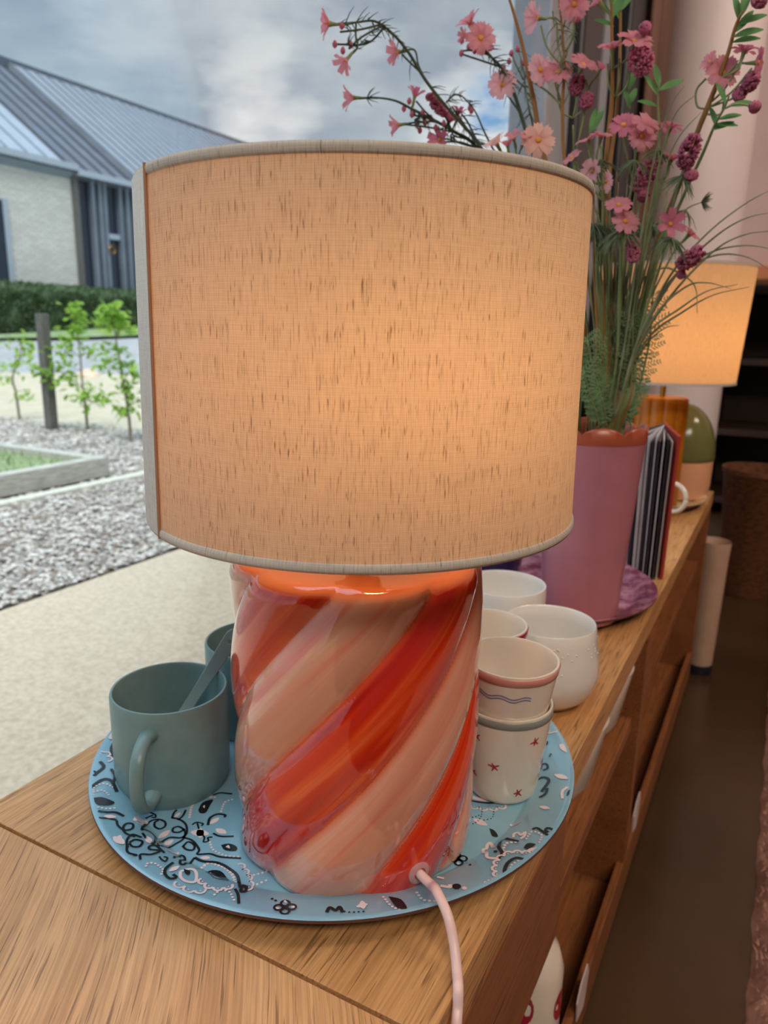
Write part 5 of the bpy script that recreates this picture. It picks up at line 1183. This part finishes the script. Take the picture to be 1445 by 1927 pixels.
# mulch: loose pale chips
V = []; Fs = []; rr = random.Random(4); cnt = 0
mulchs = [noisy('chip_pale', lin((214, 210, 202)), lin((184, 178, 170)), 9, .9), noisy('chip_brown', lin((148, 132, 118)), lin((120, 106, 94)), 9, .9), noisy('chip_grey', lin((168, 164, 158)), lin((136, 132, 128)), 9, .9)]
fm = []
for k in range(60000):
    x = -2.16-4.6*rr.random()**1.5; y = .4+rr.random()*5.2
    if (-3.48 < x < -3.36 and y < 3.3) or (-5.25 < x < -3.53 and y < 3.12): continue
    if y > 4.5+(x+7.2)*.09+rr.gauss(0, .06): continue
    s_ = rr.uniform(.005, .012)*(1+.10*(abs(x)-2)); a = rr.uniform(0, 6.28); z = G0-.012+rr.uniform(0, .014); ca, sa = math.cos(a), math.sin(a); e = rr.uniform(.3, .6); q = len(V)
    l, w_, h = s_*1.4, s_*e*1.4, s_*.5; tx, ty = rr.uniform(-.4, .4), rr.uniform(-.4, .4)
    for u, v, hh in ((-1, -.6, 0), (.9, -1, 0), (1, .8, 0), (-.7, 1, 0), (.1, 0, 1)):
        V.append((x+l*u*ca-w_*v*sa, y+l*u*sa+w_*v*ca, z+hh*h+(u*tx+v*ty)*s_*.3+.003))
    Fs += [(q, q+1, q+4), (q+1, q+2, q+4), (q+2, q+3, q+4), (q+3, q, q+4)]; fm += [0 if rr.random() < .48 else (1 if rr.random() < .5 else 2)]*4
me = bpy.data.meshes.new('mulch'); me.from_pydata(V, [], Fs)
for m_ in mulchs: me.materials.append(m_)
me.polygons.foreach_set('material_index', fm); mo = link(bpy.data.objects.new('mulch_chips', me)); tag(mo, 'loose pale and brown mulch chips beside the pavement', 'mulch', kind='stuff')
# wooden post
ps = onz(98, 808, G0)
po_ = thing('fence_post', 'single square weathered wooden post standing in the mulch', 'post', (ps[0], ps[1], G0-.02))
MB().box((-.04, -.04, 0), (.04, .04, .99)).build('post_shaft', 'post', po_, smooth=False, bevel=.006)
rk = onz(162, 722, G0)
bm = bmesh.new(); bmesh.ops.create_icosphere(bm, subdivisions=3, radius=1)
for v in bm.verts: n_ = 1+.12*math.sin(v.co.x*4+1)+.1*math.sin(v.co.y*5)+.08*math.sin(v.co.z*7+v.co.x*3); v.co = Vector((v.co.x*.50*n_, v.co.y*.30*n_, max(-.05, v.co.z*.34*n_)))
me = bpy.data.meshes.new('rock'); bm.to_mesh(me); me.materials.append(M['rock']); me.shade_smooth(); ro = link(bpy.data.objects.new('boulder', me)); ro.location = (rk[0], rk[1], G0-.03); ro.scale = (.62, .62, .62); ro.rotation_euler = (0, 0, R(50))
tag(ro, 'pale sandy boulder lying on the path behind the saplings', 'rock')
def sapling(label, base, stem, H, clusters, seed):
    b = onz(base[0], base[1], G0); D = math.hypot(b[0], b[1]); rg_ = random.Random(seed)
    t_ = thing('sapling', label, 'tree', (b[0], b[1], G0-.02)); o_ = np.array([b[0], b[1], G0-.02])
    S_ = smoothp([np.array([0, 0, 0])]+[atD(x, y, D)-o_ for x, y in stem], 5); m_ = len(S_)
    MB().tube(S_, [.014*(1-.75*i/m_) for i in range(m_)], 7).build('trunk', 'bark', t_, sharp=0)
    br = MB(); lf = []
    for (x, y, rx, ry, n) in clusters:
        c = atD(x, y, D)-o_; sx_ = min(S_, key=lambda p: abs(p[2]-(c[2]-.06))); br.tube([sx_, (sx_+c)/2+np.array([0, 0, .02]), c], .003, 4)
        for _ in range(int(n*1.5)):
            p = c+np.array([rg_.gauss(0, .5), rg_.gauss(0, .5), 0])*rx*D/FPX+np.array([0, 0, rg_.gauss(0, .5)*ry*D/FPX]); 
            lf.append((p, (rg_.gauss(0, 1), rg_.gauss(0, 1), rg_.gauss(.2, .6)), rg_.uniform(.05, .085)))
    br.build('branches', 'bark', t_, sharp=0, kind='stuff')
    mb = MB()
    for p, d, L in lf: leaf(mb, p, d, L, L*.5, up=(rg_.gauss(0, .4), rg_.gauss(0, .4), 1))
    mb.build('leaves', 'sapling_leaf', t_, sharp=0, kind='stuff')
sapling('sparse young sapling at the far left outside, left of the post', (37, 788), [(30, 740), (24, 710), (38, 670), (40, 640)], 1, [(40, 650, 22, 18, 26), (20, 690, 22, 12, 22), (55, 665, 14, 14, 14), (45, 745, 14, 10, 14), (12, 712, 10, 10, 8)], 1)
sapling('middle young sapling with bright leaves just right of the post', (165, 808), [(160, 760), (155, 720), (150, 660), (142, 600)], 1, [(142, 592, 14, 26, 44), (138, 630, 26, 18, 34), (118, 660, 24, 14, 26), (175, 665, 24, 14, 24), (100, 690, 34, 14, 34), (130, 715, 30, 16, 34), (165, 745, 34, 18, 38), (185, 755, 16, 8, 12), (75, 700, 18, 10, 14)], 2)
sapling('young sapling with bright leaves nearest the lampshade edge', (246, 830), [(242, 780), (232, 720), (222, 660), (212, 600)], 1, [(212, 588, 20, 14, 44), (200, 610, 28, 12, 30), (235, 618, 22, 12, 26), (218, 660, 26, 16, 24), (208, 690, 26, 14, 24), (250, 700, 30, 18, 34), (235, 730, 26, 16, 24), (232, 772, 24, 14, 24), (262, 755, 20, 10, 16)], 3)
# hedge
hx0, hx1, hy0, hy1, hz0, hz1 = -16.6, -15.4, 4, 34, .05, 1.16
hd_ = thing('hedge', 'long clipped dark green hedge in front of the metal-roofed building', 'hedge', (-16, 18, .1))
mb = MB(); rr = random.Random(8); 
V = []; ny_, nz_ = 150, 8
def hp_(y, u): # section round the hedge u 0..1
    return
sec = [(hx1+.1, hz0), (hx1+.12, .5), (hx1+.05, 1.0), (hx1-.1, hz1), (hx0+.1, hz1), (hx0, 1.0), (hx0, hz0)]
for j in range(ny_+1):
    y = hy0+(hy1-hy0)*j/ny_
    for x, z in sec: V.append((x+16+.06*math.sin(y*5+z*7)+rr.uniform(-.05, .05), y-18, z-.1+.04*math.sin(y*3.1)+rr.uniform(-.04, .04)))
ns = len(sec)
mb.add(V, [(j*ns+k, j*ns+k+1, (j+1)*ns+k+1, (j+1)*ns+k) for j in range(ny_) for k in range(ns-1)]).build('hedge_core', 'hedge', hd_, sharp=0)
V = []; Fs = []
for k in range(26000):
    y = rr.uniform(8, 26)-18; f = rr.random()
    if f < .65: x, z = hx1+16+.14+rr.uniform(-.05, .07), rr.uniform(hz0, hz1)-.1
    else: x, z = rr.uniform(hx0, hx1)+16, hz1-.1+rr.uniform(-.02, .08)
    s_ = rr.uniform(.03, .06); d = np.array([rr.gauss(0, 1), rr.gauss(0, 1), rr.gauss(0, 1)]); d /= np.linalg.norm(d); e = np.cross(d, (.3, .5, .8)); e /= np.linalg.norm(e)+1e-9; p = np.array([x, y, z]); q = len(V)
    V += [p-d*s_, p+e*s_*.5, p+d*s_, p-e*s_*.5]; Fs.append((q, q+1, q+2, q+3))
MB().add(V, Fs).build('hedge_leaves', 'hedge', hd_, sharp=0, kind='stuff')
# building
bd = thing('building', 'long building with pale brick wall and folded grey metal roof across the road', 'building', (-17, 14.4, .2))
BO = np.array([-17, 14.4, .2])
def W(x, y, z): return (x-BO[0], y-BO[1], z-BO[2])
MB().box(W(-17.3, -6, 0), W(-17, 14.35, 4.15)).build('brick_wall', 'brick', bd, smooth=False)
MB().box(W(-17.02, 11.2, .3), W(-16.96, 12.22, 3.15)).build('window', 'dark_glass', bd, smooth=False)
MB().box(W(-17.02, 12.22, .2), W(-16.93, 12.34, 3.2)).build('window_frame', 'zinc_trim', bd, smooth=False)
MB().box(W(-17.4, 14.35, 0), W(-17.12, 60, 4.2)).build('metal_wall', 'cladding', bd, smooth=False)
MB().box(W(-17.2, 14.28, 0), W(-16.92, 14.45, 4.2)).build('corner_post', 'post', bd, smooth=False)
for y0, y1 in ((14.48, 14.86), (15.42, 15.80), (16.9, 17.9), (18.6, 19.6)):
    MB().box(W(-17.14, y0, .25), W(-17.08, y1, 4.15)).build('window', 'dark_glass', bd, smooth=False)
for y in (14.88, 15.12, 15.28, 15.82, 16.08, 16.35, 16.62, 18.0, 18.3, 19.7, 20.4, 21.2, 22): MB().box(W(-17.14, y, .2), W(-16.94, y+.10, 4.2)).build('fin', 'cladding', bd, smooth=False)
MB().box(W(-17.12, 15.42, 2.62), W(-17.0, 15.82, 2.76)).build('transom', 'zinc_trim', bd, smooth=False)
MB().tube([np.array(W(-16.90, 15.42+.10*math.cos(q), 2.33+.10*math.sin(q))) for q in np.linspace(0, 2*math.pi, 24)], .018, 6).build('gold_ring', 'brass', bd)  # thin gold ring in front of the facade
MB().box(W(-17.25, -6, 4.15), W(-16.75, 14.35, 4.30)).build('fascia', 'zinc_trim', bd, smooth=False)
def roof(name, y0, y1, off, m, seam, sm):
    # slope rising away from the viewer, off = how far it is set back below the neighbouring slope
    nrm = np.array([3.62, 0, 5.0]); nrm /= np.linalg.norm(nrm); a = np.array([-16.85, 0, 4.16])+nrm*off; b = np.array([-22.0, 0, 7.87])+nrm*off; V = []
    for y in (y0, y1):
        for p, q in ((a, 0), (b, 0), (b, -.22), (a, -.22)): r_ = p+nrm*q; V.append(W(r_[0], y, r_[2]))
    o = MB().add(V, [(0, 1, 2, 3), (7, 6, 5, 4), (0, 4, 5, 1), (1, 5, 6, 2), (2, 6, 7, 3), (3, 7, 4, 0)]).build(name, m, bd, smooth=False)
    y = y0+.02; t1 = (b-a)
    me = MB()
    first = None
    while y < y1-.05:
        V = []
        for p in (a, b):
            for dy, h in ((0, 0), (.030, 0), (.030, .035), (0, .035)): r_ = p+nrm*h; V.append(W(r_[0], dy, r_[2]))
        if first is None:
            mm = MB().add([(v[0], v[1]+BO[1], v[2]) for v in V], [(0, 1, 2, 3), (7, 6, 5, 4), (0, 4, 5, 1), (1, 5, 6, 2), (2, 6, 7, 3), (3, 7, 4, 0)]).mesh('roof_seam', 0, False); mm.materials.append(M[sm]); first = mm
        s = bpy.data.objects.new('roof_seam', first); link(s, o); s.location = (0, y-BO[1], 0); y += seam
    return o
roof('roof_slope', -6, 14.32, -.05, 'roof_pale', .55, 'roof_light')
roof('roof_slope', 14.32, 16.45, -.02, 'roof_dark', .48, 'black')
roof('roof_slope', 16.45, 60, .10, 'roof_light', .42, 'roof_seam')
MB().box(W(-22.15, -6, 7.75), W(-21.9, 60, 8.05)).build('ridge_cap', 'roof_dark', bd, smooth=False)
MB().box(W(-17.1, 14.35, 4.05), W(-16.75, 60, 4.2)).build('gutter', 'zinc_trim', bd, smooth=False)
V = [W(-22, -6, 7.8), W(-22, 60, 7.8), W(-27.2, 60, 4.1), W(-27.2, -6, 4.1), W(-22, -6, 7.5), W(-22, 60, 7.5), W(-27.2, 60, 3.9), W(-27.2, -6, 3.9)]
MB().add(V, [(0, 1, 2, 3), (7, 6, 5, 4), (0, 4, 5, 1), (1, 5, 6, 2), (2, 6, 7, 3), (3, 7, 4, 0)]).build('roof_slope', 'roof_light', bd, smooth=False)
